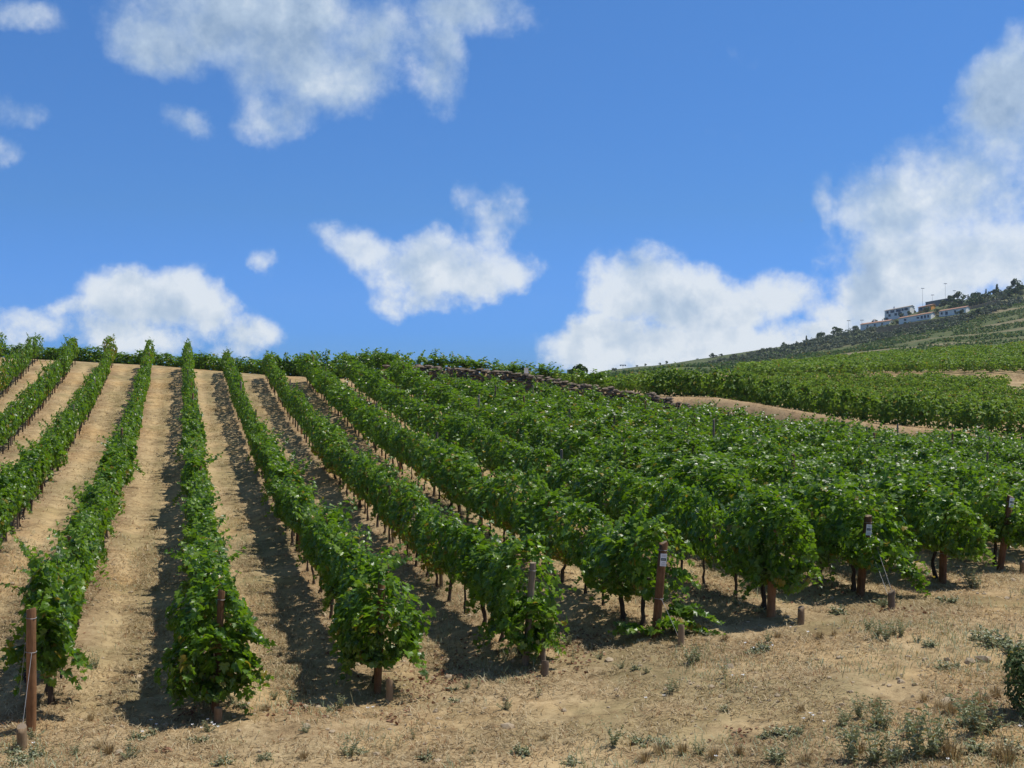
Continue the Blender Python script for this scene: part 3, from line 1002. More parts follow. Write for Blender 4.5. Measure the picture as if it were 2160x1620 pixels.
def vine_mass(name, places, lib, label, cat, mat, trunks=True):
    """places: (x, y, rotation, height scale, width scale, tint)"""
    Vs, Fs, Ms, Ts, base = [], [], [], [], 0
    rk = np.random.default_rng(len(places))
    for (x, y, rz, sh, sw, ti) in places:
        v, f, m, t = lib[rk.integers(len(lib))]
        c, s = math.cos(rz), math.sin(rz)
        flip = -1 if rk.random() < 0.5 else 1
        vx, vy = v[:, 0] * flip, v[:, 1] * sw * flip
        z0 = float(relief(x, y))
        Vs.append(np.column_stack([x + vx * c - vy * s, y + vx * s + vy * c, z0 + v[:, 2] * sh]))
        Fs.append(f + base)
        Ms.append(m)
        Ts.append(np.maximum(t, ti))
        base += len(v)
        if trunks:
            w = rk.normal(0, 0.02, 2)
            r = 0.03
            a = np.arange(4) * math.pi / 2
            ring = np.column_stack([np.cos(a) * r, np.sin(a) * r])
            tv = np.concatenate([np.column_stack([x + ring, z0 * np.ones(4) - 0.05])[:, :3] if False else np.column_stack([x + ring[:, 0], y + ring[:, 1], np.full(4, z0 - 0.05)]),
                                 np.column_stack([x + w[0] + ring[:, 0], y + w[1] + ring[:, 1], np.full(4, z0 + 0.8 * sh)])])
            Vs.append(tv)
            Fs.append(np.array([(j, (j + 1) % 4, 4 + (j + 1) % 4, 4 + j) for j in range(4)]) + base)
            Ms.append(np.full(4, 1))
            Ts.append(np.zeros(4))
            base += 8
    me = mesh_of(name, np.concatenate(Vs), np.concatenate(Fs), [mat, BARK], np.concatenate(Ms), False, fattrs={'tint': np.concatenate(Ts)})
    return tag(link(name, me), label, cat, None, 'stuff')


pl = []
for (y, x, k, i) in far_spots:
    ti = 0.35 * sstep((vnoise(np.array(k * 0.8), np.array(y * 0.13), 77) - 0.72) * 5)
    s = float(scale_of(k, y))
    rk = np.random.default_rng(4000 + k * 90 + i)
    pl.append((x, y, ROWDIR, s * rk.uniform(0.90, 1.10), s * rk.uniform(0.8, 1.25) * (1.30 if k >= 6 else 1.1 if k >= 4 else 0.62), float(ti)))
vine_mass('upper_vines', pl, FARCAN, 'uphill part of the near vine rows running to the crest and the stone wall', 'grapevines', LEAF)

# cross row along the crest behind the upper headland
pl = []
rng = np.random.default_rng(5)
for k in np.arange(-6, 6.6, 0.42):
    for s_, hh in ((3.4, 0.62), (5.4, 0.66)):
        y = float(zf_of(k)) + s_ + rng.normal(0, 0.1)
        x = xrow(k, y) + rng.normal(0, 0.1)
        pl.append((x, y, rng.normal(-0.35, 0.1), hh * rng.uniform(0.75, 1.1), 0.9, 0.0))
vine_mass('crest_vines', pl, HEDGECAN, 'low cross row of vines along the crest of the hill', 'grapevines', LEAF)

# second plot across the track: the hedge-like front row, then parallel rows uphill
pl = []
for k in np.arange(12.2, 21.5, 0.36):
    y = float(zf_of(k)) + 5.2 + rng.normal(0, 0.1)
    pl.append((xrow(k, y), y, -0.4, rng.uniform(0.85, 1.12), rng.uniform(1.0, 1.4), 0.0))
vine_mass('track_side_vines', pl, HEDGECAN, 'dense hedge-like row of vines along the upper side of the dirt track', 'grapevines', FARLEAF, False)
pl = []
for k in np.arange(8, 36, 1.4):
    rk = np.random.default_rng(int(k) + 300)
    y = float(zf_of(min(k, 20))) + (8.0 if k > 12 else 3.0)
    while y < 135:
        x = xrow(k, y) + rk.normal(0, 0.06)
        p = px_of(x, y)
        zt = float(np.interp(p, P2, Z2))
        if 1120 < p < 2330 and y < zt - 0.6 and rk.random() < 0.95 and not (p > 2125 + (y - 100) * 0.2 and y > 104):
            pl.append((x, y, ROWDIR, rk.uniform(0.58, 0.84), rk.uniform(0.50, 0.80), 0.10 * (rk.random() < 0.12)))
        y += 1.2
vine_mass('second_plot_vines', pl, TINYCAN, 'second vineyard plot on the slope across the dirt track', 'grapevines', FARLEAF)

# third plot above the path
pl = []
for k in np.arange(20, 62, 1.0):
    rk = np.random.default_rng(int(k) + 400)
    y = 128.0
    while y < 204:
        x = xrow(k, y) + rk.normal(0, 0.1)
        p = px_of(x, y)
        zt = float(np.interp(p, P2, Z2))
        if 1560 < p < 2330 and y > zt + (6.5 if p > 1830 else 1.0):
            pl.append((x, y, ROWDIR, rk.uniform(0.85, 1.15), rk.uniform(1.0, 1.5), 0.1 * (rk.random() < 0.15)))
        y += 1.45
vine_mass('third_plot_vines', pl, TINYCAN, 'third vineyard strip above the pale path at the right', 'grapevines', FARLEAF, False)


# terraces of the far hillside: low vines in level strips
def terraces():
    rk = np.random.default_rng(8)
    P, S = [], []
    for z in np.arange(404, 760, 8.5):
        if int((z - 404) / 8.5) % 7 >= 4:
            continue
        for p in np.arange(1290, 2330, 2600 * 1.3 / z):
            nz = fbm(np.array(p * 0.010), np.array(z * 0.02), 51)
            top = np.interp(p, [1290, 1500, 1700, 1850, 2000, 2160, 2330], [520, 520, 560, 620, 690, 740, 750])
            if z > top or nz < 0.30 or rk.random() < 0.10:
                continue
            pj = p + rk.normal(0, 1.5)
            P.append(((pj - 1080) / F * z, z + rk.normal(0, 0.5)))
            S.append(rk.uniform(0.7, 1.25))
    for _ in range(3800):
        p, z = rk.uniform(1235, 1900), rk.uniform(215, 700)
        if fbm(np.array(p * 0.012), np.array(z * 0.02), 87) < 0.44 + 0.14 * (p > 1720):
            continue
        P.append(((p - 1080) / F * z, z))
        S.append(rk.uniform(0.8, 1.7))
    P, S = np.array(P), np.array(S)
    Z = relief(P[:, 0], P[:, 1])
    n = 9
    pos = np.repeat(np.column_stack([P, Z + 0.5]), n, 0) + rk.normal(0, 1, (len(P) * n, 3)) * np.array([0.55, 0.4, 0.24]) * np.repeat(S, n)[:, None]
    nr = unit(rk.normal(0, 0.6, pos.shape) + np.array([0, 0, 0.6]))
    v, f = leaves(pos, nr, rk.normal(0, 1, pos.shape), rk.uniform(0.5, 0.9, len(pos)), False, rk)
    me = mesh_of('terraced_vines', v, f, [TERRLEAF], None, False, fattrs={'tint': np.full(len(f), 0.06)})
    tag(link('terraced_vines', me), 'thin vine strips on the far hillside terraces', 'grapevines', None, 'stuff')


terraces()

# ------------------------------------------------------------------ vines standing against the sky on the wall
SKYLINE = [(600, 745), (640, 744), (688, 742), (734, 744), (762, 742), (800, 742), (836, 742), (876, 748), (915, 747), (948, 751), (985, 756), (1022, 758), (1062, 764), (1098, 766), (1150, 768), (1250, 776)]
for j, (p, q) in enumerate(SKYLINE):
    rk = np.random.default_rng(700 + j)
    y = 79.0 - max(0, (p - 800)) * 0.018
    x = (p - 1080) / F * y
    z = float(relief(x, y))
    ztop = CZ + (810 - (q - 9)) / F * y
    s = float(np.clip((ztop - z) / 1.55, 0.5, 1.6))
    mb = MB()
    P, NN, TT, SS, tt = [], [], [], [], []
    for t in range(26):
        dx = rk.uniform(-0.9, 0.9)
        shoot_leaves(rk, np.array([dx * 0.45, rk.normal(0, 0.15), 0.08 + rk.uniform(0, 0.75)]), unit(np.array([dx + rk.normal(0, 0.2), rk.normal(0, 0.3), 0.8])), rk.uniform(0.6, 0.95), -0.035, P, NN, TT, SS, tt, mb, 1.45, 0.07)
    finish_leaves(mb, P, NN, TT, SS, tt, False, rk)
    e = vine(0, x, y, mb.mesh('foliage', [LEAF, BARK]), TRK[j % len(TRK)],
             f'spreading grapevine against the sky, {ORD[j + 1]} from the left along the crest', rk.normal(0, 0.2), (1.25, 1.25, s), 'vines silhouetted on the crest')


# ------------------------------------------------------------------ posts, stakes, wires
def rod(name, h, r, mat, lean=(0, 0), seg=14, buried=0.25, parent=None, loc=(0, 0, 0), taper=0.94, rough=0.0):
    rk = np.random.default_rng(int(h * 1000 + r * 7000))
    zz = np.array([-buried, 0.0, h * 0.35, h * 0.7, h - 0.012, h])
    rad = r * np.array([1, 1, 1 - (1 - taper) * 0.4, 1 - (1 - taper) * 0.8, taper, taper * 0.93])
    pts = np.column_stack([lean[0] * zz, lean[1] * zz, zz])
    pts[1:-1, :2] += rk.normal(0, r * 0.06, (4, 2))
    mb = MB()
    mb.tube(pts, rad, seg, 0, False)
    a = np.arange(seg) / seg * 2 * math.pi
    ring = np.column_stack([pts[-1][0] + np.cos(a) * rad[-1], pts[-1][1] + np.sin(a) * rad[-1], np.full(seg, h)])
    v = np.concatenate([mb.v[0][-seg:], [pts[-1] + np.array([0, 0, 0.004])]])
    mb.add(v, [(j, (j + 1) % seg, seg) for j in range(seg)], 1)
    o = link(name, mb.mesh(name, [mat, ENDGRAIN], True), parent, loc)
    return o


def wire(name, a, b, r, parent, sag=0.0, wraps=()):
    mb = MB()
    t = np.linspace(0, 1, 9)[:, None]
    pts = np.array(a) * (1 - t) + np.array(b) * t
    pts[:, 2] -= sag * np.sin(t[:, 0] * math.pi)
    mb.tube(pts, r, 6, 0)
    return link(name, mb.mesh(name, [WIRE], True), parent)


def wrap(parent, lean, z, r):
    mb = MB()
    a = np.linspace(0, 2 * math.pi, 17)
    pts = np.column_stack([lean[0] * z + np.cos(a) * r, lean[1] * z + np.sin(a) * r, z + 0.004 * np.sin(a * 2)])
    mb.tube(pts, 0.004, 5, 0)
    return link('wire_tie', mb.mesh('wire_tie', [WIRE], True), parent)


END_POSTS = [  # k, base px, base py, height, radius, lean, material, label
    (0, 66, 1540, 1.56, 0.064, (0.010, -0.03), POST, 'bare orange-brown end post with wire guys, standing clear of leaves at left'),
    (1, 453, 1500, 1.62, 0.052, (0.065, -0.02), POST, 'slim brown end post mostly sunk in a bushy vine by a low stump'),
    (2, 796, 1462, 1.64, 0.056, (0.035, 0.03), POST, 'brown end post with a pale flat cut top rising from vine leaves'),
    (3, 1108, 1405, 1.58, 0.054, (0.075, -0.03), POST, 'weathered tan end post half hidden in vine leaves by a grey rod'),
    (4, 1383, 1345, 1.50, 0.072, (0.075, -0.06), POST, 'tall leaning end post with a white tag, fully visible above sprawling shoots'),
    (5, 1626, 1300, 1.50, 0.074, (0.02, -0.06), POST, 'end post whose top is lost in the tallest bushy vine'),
    (6, 1814, 1256, 1.46, 0.075, (0.09, -0.05), POST, 'tagged end post with sloping guy wires in front of drooping shoots'),
    (7, 1988, 1229, 1.40, 0.074, (0.03, -0.05), POST, 'short visible end post with a pale wire, between two tagged posts'),
    (8, 2110, 1204, 1.56, 0.070, (0.12, -0.04), POST, 'rightmost end post, leaning right with a white tag at its top'),
]
POST_AT = {}
STAKES = [
    (0, 46, 1580, 0.27, 0.062, STAKE, 'short cut stake beside the bare orange-brown post at lower left'),
    (1, 460, 1525, 0.20, 0.056, STAKE, 'low stump in front of the vine with the slim sunken post'),
    (2, 821, 1477, 0.29, 0.052, STAKE, 'tan round stake right of the post with the pale flat top'),
    (3, 1149, 1425, 0.22, 0.058, GREYPOST, 'dark low stump under the grey rod'),
    (4, 1436, 1363, 0.33, 0.052, STAKE, 'light brown stake in front of the tall leaning tagged post'),
    (5, 1689, 1316, 0.27, 0.058, STAKE, 'reddish brown stake right of the vine without a visible post top'),
    (6, 1880, 1284, 0.30, 0.062, GREYPOST, 'grey weathered stake holding the sloping guy wires'),
    (8, 2157, 1212, 0.30, 0.060, STAKE, 'stake cut off by the right edge of the picture'),
]
for (k, p, q, h, r, lean, mat, lab) in END_POSTS:
    loc = at_ground(p, q)
    POST_AT[k] = loc
    o = rod('end_post', h, r, mat if k != 3 else GREYPOST, lean, loc=loc)
    tag(o, lab, 'vineyard post', 'end posts of the vine rows')
    wrap(o, lean, h - 0.12, r * 0.99 + 0.003)
    if k in (4, 6, 8):
        z1 = h - {4: 0.17, 6: 0.15, 8: 0.03}[k]
        tilt = lean[0]
        for_w, for_h = 0.105, 0.20
        mb = MB()
        mb.box((-for_w / 2, -0.002, -for_h), (for_w / 2, 0.002, 0))
        t = link('tag', mb.mesh('tag', [TAGWHITE]), o, (lean[0] * (z1 - 0.1) + 0.022, lean[1] * (z1 - 0.1) - r - 0.006, z1))
        t.rotation_euler = (0, tilt, math.radians(8))
        mb = MB()
        mb.box((-0.042, -0.004, -0.112), (0.042, -0.0025, -0.072))
        link('dark_band', mb.mesh('dark_band', [TAGDARK]), t)
        mb = MB()
        for z_, wv in ((-0.025, 0.036), (-0.042, 0.030), (-0.140, 0.024), (-0.165, 0.036), (-0.180, 0.028)):
            mb.box((-wv, -0.0038, z_ - 0.003), (wv, -0.0026, z_ + 0.003))
        for i_ in range(5):
            mb.box((-0.032 + i_ * 0.013, -0.0056, -0.099), (-0.023 + i_ * 0.013, -0.0042, -0.085))
        link('faded_print', mb.mesh('faded_print', [TAGGREY]), t)
STAKE_AT = {}
for (k, p, q, h, r, mat, lab) in STAKES:
    loc = at_ground(p, q)
    STAKE_AT[k] = loc
    tag(rod('anchor_stake', h, r, mat, (0.02 if k != 0 else 0.0, -0.02), loc=loc, taper=0.97), lab, 'wooden stake', 'anchor stakes before the end posts')
loc = at_ground(1146, 1402)
tag(rod('anchor_rod', 0.42, 0.043, GREYPOST, (-0.03, -0.02), loc=loc, taper=0.98), 'thin grey upright rod just behind the dark low stump', 'wooden stake')
# guy wires from posts to stakes
posts = {o['label']: o for o in C.objects if o.name.startswith('end_post')}


def post_obj(k):
    return posts[[e[7] for e in END_POSTS if e[0] == k][0]]


for k, z, dx in ((0, 1.0, 0.0), (6, 0.95, 0.0), (4, 0.6, 0.0), (7, 0.55, 0.0)):
    o = post_obj(k)
    P0 = POST_AT[k]
    if k in STAKE_AT:
        S0 = STAKE_AT[k]
        end = (S0[0] - P0[0], S0[1] - P0[1] - 0.05, S0[2] - P0[2] + 0.06)
    else:
        end = (0.30, -0.55, 0.0)
    ln = [e for e in END_POSTS if e[0] == k][0][5]
    rr = [e for e in END_POSTS if e[0] == k][0][4]
    wire('guy_wire', (ln[0] * z + rr * 0.5, ln[1] * z - rr, z), end, 0.003, o)
    wrap(o, ln, z, rr + 0.004)
o = post_obj(0)
wire('guy_wire', (-0.066, -0.02, 1.12), (-0.13, -0.06, 0.45), 0.003, o)
wire('guy_wire', (0.10 + 0.03, -0.06, 1.35), (STAKE_AT[6][0] - POST_AT[6][0] + 0.02, STAKE_AT[6][1] - POST_AT[6][1], 0.25), 0.003, post_obj(6))

# thin posts inside the rows
n_post = {}
rng = np.random.default_rng(77)
for k in range(-4, 16):
    y = float(zn_of(k)) + 6.1
    j = 0
    while y < min(float(zf_of(k)) - 1, 76):
        x = xrow(k, y)
        j += 1
        tall = rng.random()
        if -20 < px_of(x, y) < 2180 and (k <= 4 or tall < 0.42):
            h = rng.uniform(1.45, 1.62) if k <= 4 and tall > 0.2 else rng.uniform(1.72, 2.02)
            lean = rng.normal(0, 0.035, 2)
            mat = POST if rng.random() < 0.55 else GREYPOST
            o = rod('trellis_post', h, rng.uniform(0.034, 0.046), mat, lean, seg=8, loc=(x + 0.03, y, float(relief(x, y))))
            n_post[k] = n_post.get(k, 0) + 1
            hue = 'brown' if mat is POST else 'grey'
            rn = ROWNAME.get(k) or f'{ORD[k - 8]} row right of the rightmost tagged post'
            tag(o, f'thin {hue} trellis post, {ORD[n_post[k]]} uphill in the {rn}', 'trellis post', 'trellis posts inside the vine rows')
        y += 5.7 * rng.uniform(0.97, 1.03)


# ------------------------------------------------------------------ dry stone wall, marker, bush on the crest
def ico(rk, r, squash=(1, 1, 1), jit=0.18):
    t = (1 + 5 ** 0.5) / 2
    v = np.array([(-1, t, 0), (1, t, 0), (-1, -t, 0), (1, -t, 0), (0, -1, t), (0, 1, t), (0, -1, -t), (0, 1, -t), (t, 0, -1), (t, 0, 1), (-t, 0, -1), (-t, 0, 1)], float)
    v = unit(v) * (1 + rk.normal(0, jit, (12, 1))) * r * np.array(squash)
    f = [(0, 11, 5), (0, 5, 1), (0, 1, 7), (0, 7, 10), (0, 10, 11), (1, 5, 9), (5, 11, 4), (11, 10, 2), (10, 7, 6), (7, 1, 8),
         (3, 9, 4), (3, 4, 2), (3, 2, 6), (3, 6, 8), (3, 8, 9), (4, 9, 5), (2, 4, 11), (6, 2, 10), (8, 6, 7), (9, 8, 1)]
    return v, f


def stone_wall():
    rk = np.random.default_rng(14)
    mb = MB()
    for k in np.arange(6.0, 12.3, 0.10):
        y = float(zf_of(k)) + 0.75
        x = xrow(k, y)
        lo = float(terrain(x, y - 0.9))
        top = CZ + float(np.interp(k, [6.0, 6.2, 9, 10, 11.7, 12.3], [1.02, 1.10, 0.60, -0.02, -0.74, -1.2])) + rk.normal(0, 0.05)
        z = max(lo, top - 1.3)
        while z < top:
            h = rk.uniform(0.09, 0.20)
            v, f = ico(rk, 0.5, (rk.uniform(0.3, 0.62), 0.5, h * 1.25), 0.13)
            a = rk.normal(-0.35, 0.25)
            R = np.array([[math.cos(a), -math.sin(a), 0], [math.sin(a), math.cos(a), 0], [0, 0, 1]])
            mb.add(v @ R.T + np.array([x + rk.normal(0, 0.1), y + rk.normal(0, 0.05), z + h / 2]), f)
            z += h * 0.8
    o = link('stone_wall', mb.mesh('stone_wall', [WALLSTONE]))
    tag(o, 'dark dry stone wall descending along the top of the vine rows', 'stone wall')


stone_wall()
y = 72.0
x = (1110 - 1080) / F * y
z = CZ + (810 - 789) / F * y
mb = MB()
mb.box((-0.12, -0.1, -0.5), (0.12, 0.1, 0.32))
mb.box((-0.145, -0.125, 0.322), (0.145, 0.125, 0.36))
tag(link('boundary_marker', mb.mesh('boundary_marker', [WHITEWASH]), None, (x, y, z)), 'small white boundary marker standing on the stone wall', 'marker')


# ------------------------------------------------------------------ trees
def crown(mb, rk, n, R, H, base, size, blobs=7, mat=0, cone=False):
    ctr = np.column_stack([rk.normal(0, R * 0.42, blobs), rk.normal(0, R * 0.42, blobs), base + H * rk.uniform(0.25, 0.8, blobs)])
    rad = rk.uniform(0.32, 0.55, blobs) * R
    b = rk.integers(0, blobs, n)
    d = unit(rk.normal(0, 1, (n, 3)))
    pos = ctr[b] + d * (rad[b] * (1 - np.abs(rk.normal(0, 0.18, n))))[:, None] * np.array([1, 1, 0.8])
    if cone:
        t = rk.random(n)
        a = rk.uniform(0, 6.28, n)
        rr = R * (1 - t) ** 0.7 * rk.uniform(0.6, 1, n) + 0.1
        pos = np.column_stack([rr * np.cos(a), rr * np.sin(a), base + H * t])
        d = np.column_stack([np.cos(a), np.sin(a), np.full(n, 0.4)])
    nr = unit(d + rk.normal(0, 0.5, (n, 3)) + np.array([0, 0, 0.3]))
    v, f = leaves(pos, nr, rk.normal(0, 1, (n, 3)), rk.uniform(*size, n), False, rk)
    mb.add(v, f, mat, 0.02)


def tree_meshes(rk, n, R, H, base, size, leafmat, cone=False, blobs=7):
    mb = MB()
    crown(mb, rk, n, R, H, base, size, blobs, 0, cone)
    c = mb.mesh('crown', [leafmat])
    mb = MB()
    mb.tube(np.array([(0, 0, -0.4), (0.05, 0.02, base * 0.6), (0.1, -0.05, base + H * 0.3), (0.0, 0.05, base + H * 0.6)]), [0.22, 0.16, 0.11, 0.04], 6, 0)
    for _ in range(3):
        e = np.array([rk.normal(0, R * 0.4), rk.normal(0, R * 0.4), base + H * rk.uniform(0.4, 0.7)])
        mb.tube(np.array([(0.04, 0, base * 0.6), e * 0.6 + np.array([0, 0, base * 0.3]), e]), [0.11, 0.07, 0.03], 5, 0)
    return c, mb.mesh('trunk', [BARK])


rng = np.random.default_rng(31)
OL = [tree_meshes(rng, 170, 2.3, 3.2, 0.9, (0.45, 0.85), OLIVE) for _ in range(6)]
DK = [tree_meshes(rng, 210, 2.6, 4.6, 1.0, (0.5, 0.95), DARKTREE) for _ in range(4)]
CY = [tree_meshes(rng, 150, 1.0, 6.5, 0.5, (0.4, 0.7), DARKTREE, True) for _ in range(2)]


def tree(name, kind, loc, s, rz, label, cat, group):
    e = bpy.data.objects.new(name, None)
    COL.objects.link(e)
    e.location = (loc[0], loc[1], loc[2] - 1.35 * s)
    e.rotation_euler = (0, 0, rz)
    e.scale = (s * rng.uniform(0.9, 1.15), s * rng.uniform(0.9, 1.15), s * rng.uniform(0.85, 1.1))
    tag(e, label, cat, group)
    link('crown', kind[0], e)
    link('trunk', kind[1], e)
    return e


def on_hill(p, q):
    """a place on the far slope seen at that pixel, or on its ridge"""
    ysr = np.arange(230, 852, 2.0)
    xs = (p - 1080) / F * ysr
    zs = relief(xs, ysr)
    hit = zs >= CZ + (810 - q) / F * ysr
    i = int(np.argmax(hit)) if hit.any() else len(ysr) - 2
    return (float(xs[i]), float(ysr[i]), float(zs[i]))


def inside(p, q, poly):
    c = False
    j = len(poly) - 1
    for i in range(len(poly)):
        (xi, yi), (xj, yj) = poly[i], poly[j]
        if (yi > q) != (yj > q) and p < (xj - xi) * (q - yi) / (yj - yi) + xi:
            c = not c
        j = i
    return c


GROVE = [(1480, 774), (1560, 752), (1690, 726), (1770, 706), (1830, 698), (1900, 692), (1990, 680), (2075, 655), (2150, 628), (2160, 640), (2060, 672), (1990, 696), (1880, 716), (1760, 736), (1690, 752), (1620, 772)]
UPPER = [(1996, 652), (2060, 634), (2160, 606), (2162, 622), (2105, 636), (2050, 652), (2010, 660)]
placed = []


def fill(poly, n, gap, pick):
    x0, x1 = min(a for a, b in poly), max(a for a, b in poly)
    y0, y1 = min(b for a, b in poly), max(b for a, b in poly)
    got, tries = 0, 0
    while got < n and tries < n * 60:
        tries += 1
        p, q = rng.uniform(x0, x1), rng.uniform(y0, y1)
        if not inside(p, q, poly) or any(abs(p - a) < gap and abs(q - b) < gap * 0.6 for a, b in placed):
            continue
        placed.append((p, q))
        got += 1
        pick(p, q)


fill(GROVE, 285, 6.3, lambda p, q: tree('olive_tree', OL[rng.integers(6)], on_hill(p, q), rng.uniform(0.8, 1.15) * on_hill(p, q)[1] / 780, rng.uniform(0, 6), 'grey-green olive tree in the dense grove below the white houses', 'olive tree', 'olive trees of the hillside grove'))
fill(UPPER, 46, 7.5, lambda p, q: tree('bushy_tree', (OL + DK + DK)[rng.integers(14)], on_hill(p, q), rng.uniform(0.85, 1.3), rng.uniform(0, 6), 'dark bushy tree in the wood above the houses near the skyline', 'tree', 'trees above the houses'))
SPECIAL = [
    (1407, 757, 0.55, 'D', 'small round tree on the skyline, leftmost of the lone hill trees'), (1470, 752, 0.55, 'D', 'small round skyline tree above the low terraces, second from left'),
    (1503, 755, 0.9, 'D', 'larger dark tree below the skyline above the second plot'), (1522, 752, 0.5, 'D', 'little round tree just right of a larger dark one'),
    (1391, 762, 0.4, 'D', 'tiny shrub tree left of the lone skyline trees'), (1362, 766, 0.45, 'D', 'tiny tree at the low left end of the hill crest'),
    (1345, 770, 0.4, 'O', 'tiny pale tree at the far left foot of the hill'), (1655, 730, 0.7, 'D', 'dark round tree standing alone on the ridge left of the grove'),
    (1296, 782, 0.85, 'O', 'pale loose bush where the hill meets the second plot'),
    (1701, 724, 0.85, 'C', 'pointed dark conifer at the left end of the olive grove'), (1728, 716, 1.4, 'D', 'broad dark tree first of three on the ridge right of the pointed conifer'),
    (1765, 706, 1.5, 'D', 'broad dark tree second of three on the ridge right of the pointed conifer'), (1802, 697, 1.2, 'D', 'broad dark tree beside the left low white house'),
    (1848, 676, 1.0, 'D', 'dark tree behind the left low white house'), (1925, 650, 1.0, 'D', 'round green tree behind the two-storey white house'),
    (1903, 672, 0.9, 'D', 'dark tree between the two-storey house and the middle low house'), (1978, 666, 1.1, 'D', 'dark tree between the middle and right low houses'),
    (1953, 660, 0.9, 'D', 'dark bush in front of the orange house'), (1868, 672, 0.8, 'D', 'small tree at the left corner of the two-storey house'),
    (1990, 650, 1.3, 'D', 'dark tree right of the orange house'), (2005, 640, 1.3, 'D', 'tall dark tree by the grey concrete wall'), (2023, 628, 1.4, 'D', 'round dark tree just right of the grey wall'),
    (2054, 618, 1.4, 'D', 'round crowned tree rising on the skyline right of the houses'), (2065, 614, 0.7, 'D', 'small round tree beside the round crowned skyline tree'),
    (2080, 612, 0.9, 'C', 'shorter pointed cypress on the skyline, left of the tall one'), (2103, 606, 1.2, 'C', 'tall thin cypress on the skyline at right'), (2042, 622, 0.7, 'C', 'lowest small conifer on the skyline'),
    (2145, 601, 1.4, 'D', 'rounded tree on the skyline nearest the right edge'), (1832, 697, 0.7, 'O', 'pale tree at the left corner of the left low white house'), (1862, 693, 0.8, 'O', 'pale tree in front of the left low white house'),
    (1908, 688, 0.8, 'D', 'dark tree in front of the middle low white house, left end'), (1940, 682, 0.7, 'O', 'pale tree in front of the middle low white house'), (1888, 686, 1.0, 'D', 'dark tree in the gap between left and middle low houses'),
    (2000, 673, 0.7, 'O', 'pale tree in front of the right low white house'), (2028, 667, 1.0, 'D', 'dark tree hiding the right end of the right low house'), (1895, 668, 0.7, 'D', 'dark bush under the two-storey house windows'), (1918, 664, 0.7, 'D', 'dark bush at the right foot of the two-storey house'),
    (2050, 672, 1.1, 'D', 'dark tree right of the right low white house'), (2064, 668, 1.1, 'D', 'second dark tree past the right low white house'),
]
for (p, q, s, kd, lab) in SPECIAL:
    h = on_hill(p, q)
    kind = {'D': DK, 'O': OL, 'C': CY}[kd]
    nm = {'D': 'round_tree', 'O': 'pale_bush', 'C': 'conifer'}[kd]
    tree(nm, kind[rng.integers(len(kind))], h, s * h[1] / 800, rng.uniform(0, 6), lab, 'tree', 'lone trees of the far hill')
# bushes on the crest behind the wall
for (p, q, s, lab) in ((1140, 790, 0.62, 'grey feathery bush on the crest beside the white marker'), (1212, 795, 0.55, 'dark round bush on the crest right of the feathery bush')):
    yb = 84.0
    xb = (p - 1080) / F * yb
    tree('bush', OL[1] if p < 1200 else DK[1], (xb, yb, float(relief(xb, yb)) - 0.25), s * 0.85, 0.5, lab, 'bush', None)


# ------------------------------------------------------------------ houses on the hill
def house(p0, p1, q0, q1, dist, depth, hpx, roofpx, wall_mat, roof_mat, label, wins, rows=(0.45,), chim=(), gable=True):
    """front wall from photo (p0, q0) to (p1, q1) at its foot; hpx = wall height in px at that distance"""
    dist = on_hill((p0 + p1) / 2, (q0 + q1) / 2)[1]
    m = dist / F
    W = (p1 - p0 - 7) * m
    sl = -(q1 - q0) / (p1 - p0) * 0.8
    H, R = hpx * m, roofpx * m * 0.6
    x0, z0 = (p0 - 1080) * m, CZ + (810 - q0) * m
    e = bpy.data.objects.new('house', None)
    COL.objects.link(e)
    e.location = (x0, dist, z0)
    e.rotation_euler = (0, 0, math.radians(-36))
    tag(e, label, 'house', 'houses on the hillside')
    mb = MB()
    mb.box((0, 0, -3.0), (W, depth, H), 0, (sl, 0))
    # gable ends
    for xe in (0.0, W):
        v = np.array([(xe, 0, H + sl * xe), (xe, depth, H + sl * xe), (xe, depth / 2, H + R + sl * xe)])
        mb.add(v, [(0, 1, 2)])
    link('wall', mb.mesh('wall', [wall_mat]), e)
    ov, th = 0.5, 0.22
    mb = MB()
    for (ya, za, yb_, zb_) in ((-ov, H - R * ov / (depth / 2), depth / 2, H + R), (depth / 2, H + R, depth + ov, H - R * ov / (depth / 2))):
        xs = (-0.4, W + 0.4)
        v = np.array([(xs[0], ya, za + 0.02), (xs[1], ya, za + 0.02), (xs[1], yb_, zb_ + 0.02), (xs[0], yb_, zb_ + 0.02),
                      (xs[0], ya, za + th), (xs[1], ya, za + th), (xs[1], yb_, zb_ + th), (xs[0], yb_, zb_ + th)])
        v[:, 2] += sl * v[:, 0]
        mb.add(v, [(0, 3, 2, 1), (4, 5, 6, 7), (0, 1, 5, 4), (1, 2, 6, 5), (2, 3, 7, 6), (3, 0, 4, 7)])
    rf = link('roof', mb.mesh('roof', [roof_mat]), e)
    for fx in chim:
        mb = MB()
        mb.box((fx * W - 0.5, depth / 2 - 0.5, H + R * 0.6 + sl * fx * W), (fx * W + 0.5, depth / 2 + 0.5, H + R + 1.4 + sl * fx * W))
        link('chimney', mb.mesh('chimney', [wall_mat]), rf)
    for (fx, fz, w, h) in wins:
        f = MB()
        zc = H * fz + sl * fx * W
        f.box((fx * W - w / 2 - 0.12, -0.14, zc - h / 2 - 0.12), (fx * W + w / 2 + 0.12, -0.003, zc + h / 2 + 0.12))
        fo = link('window', f.mesh('window', [WHITEWASH]), e)
        g = MB()
        g.box((fx * W - w / 2, -0.19, zc - h / 2), (fx * W + w / 2, -0.142, zc + h / 2))
        link('pane', g.mesh('pane', [WINDOW]), fo)
    return e


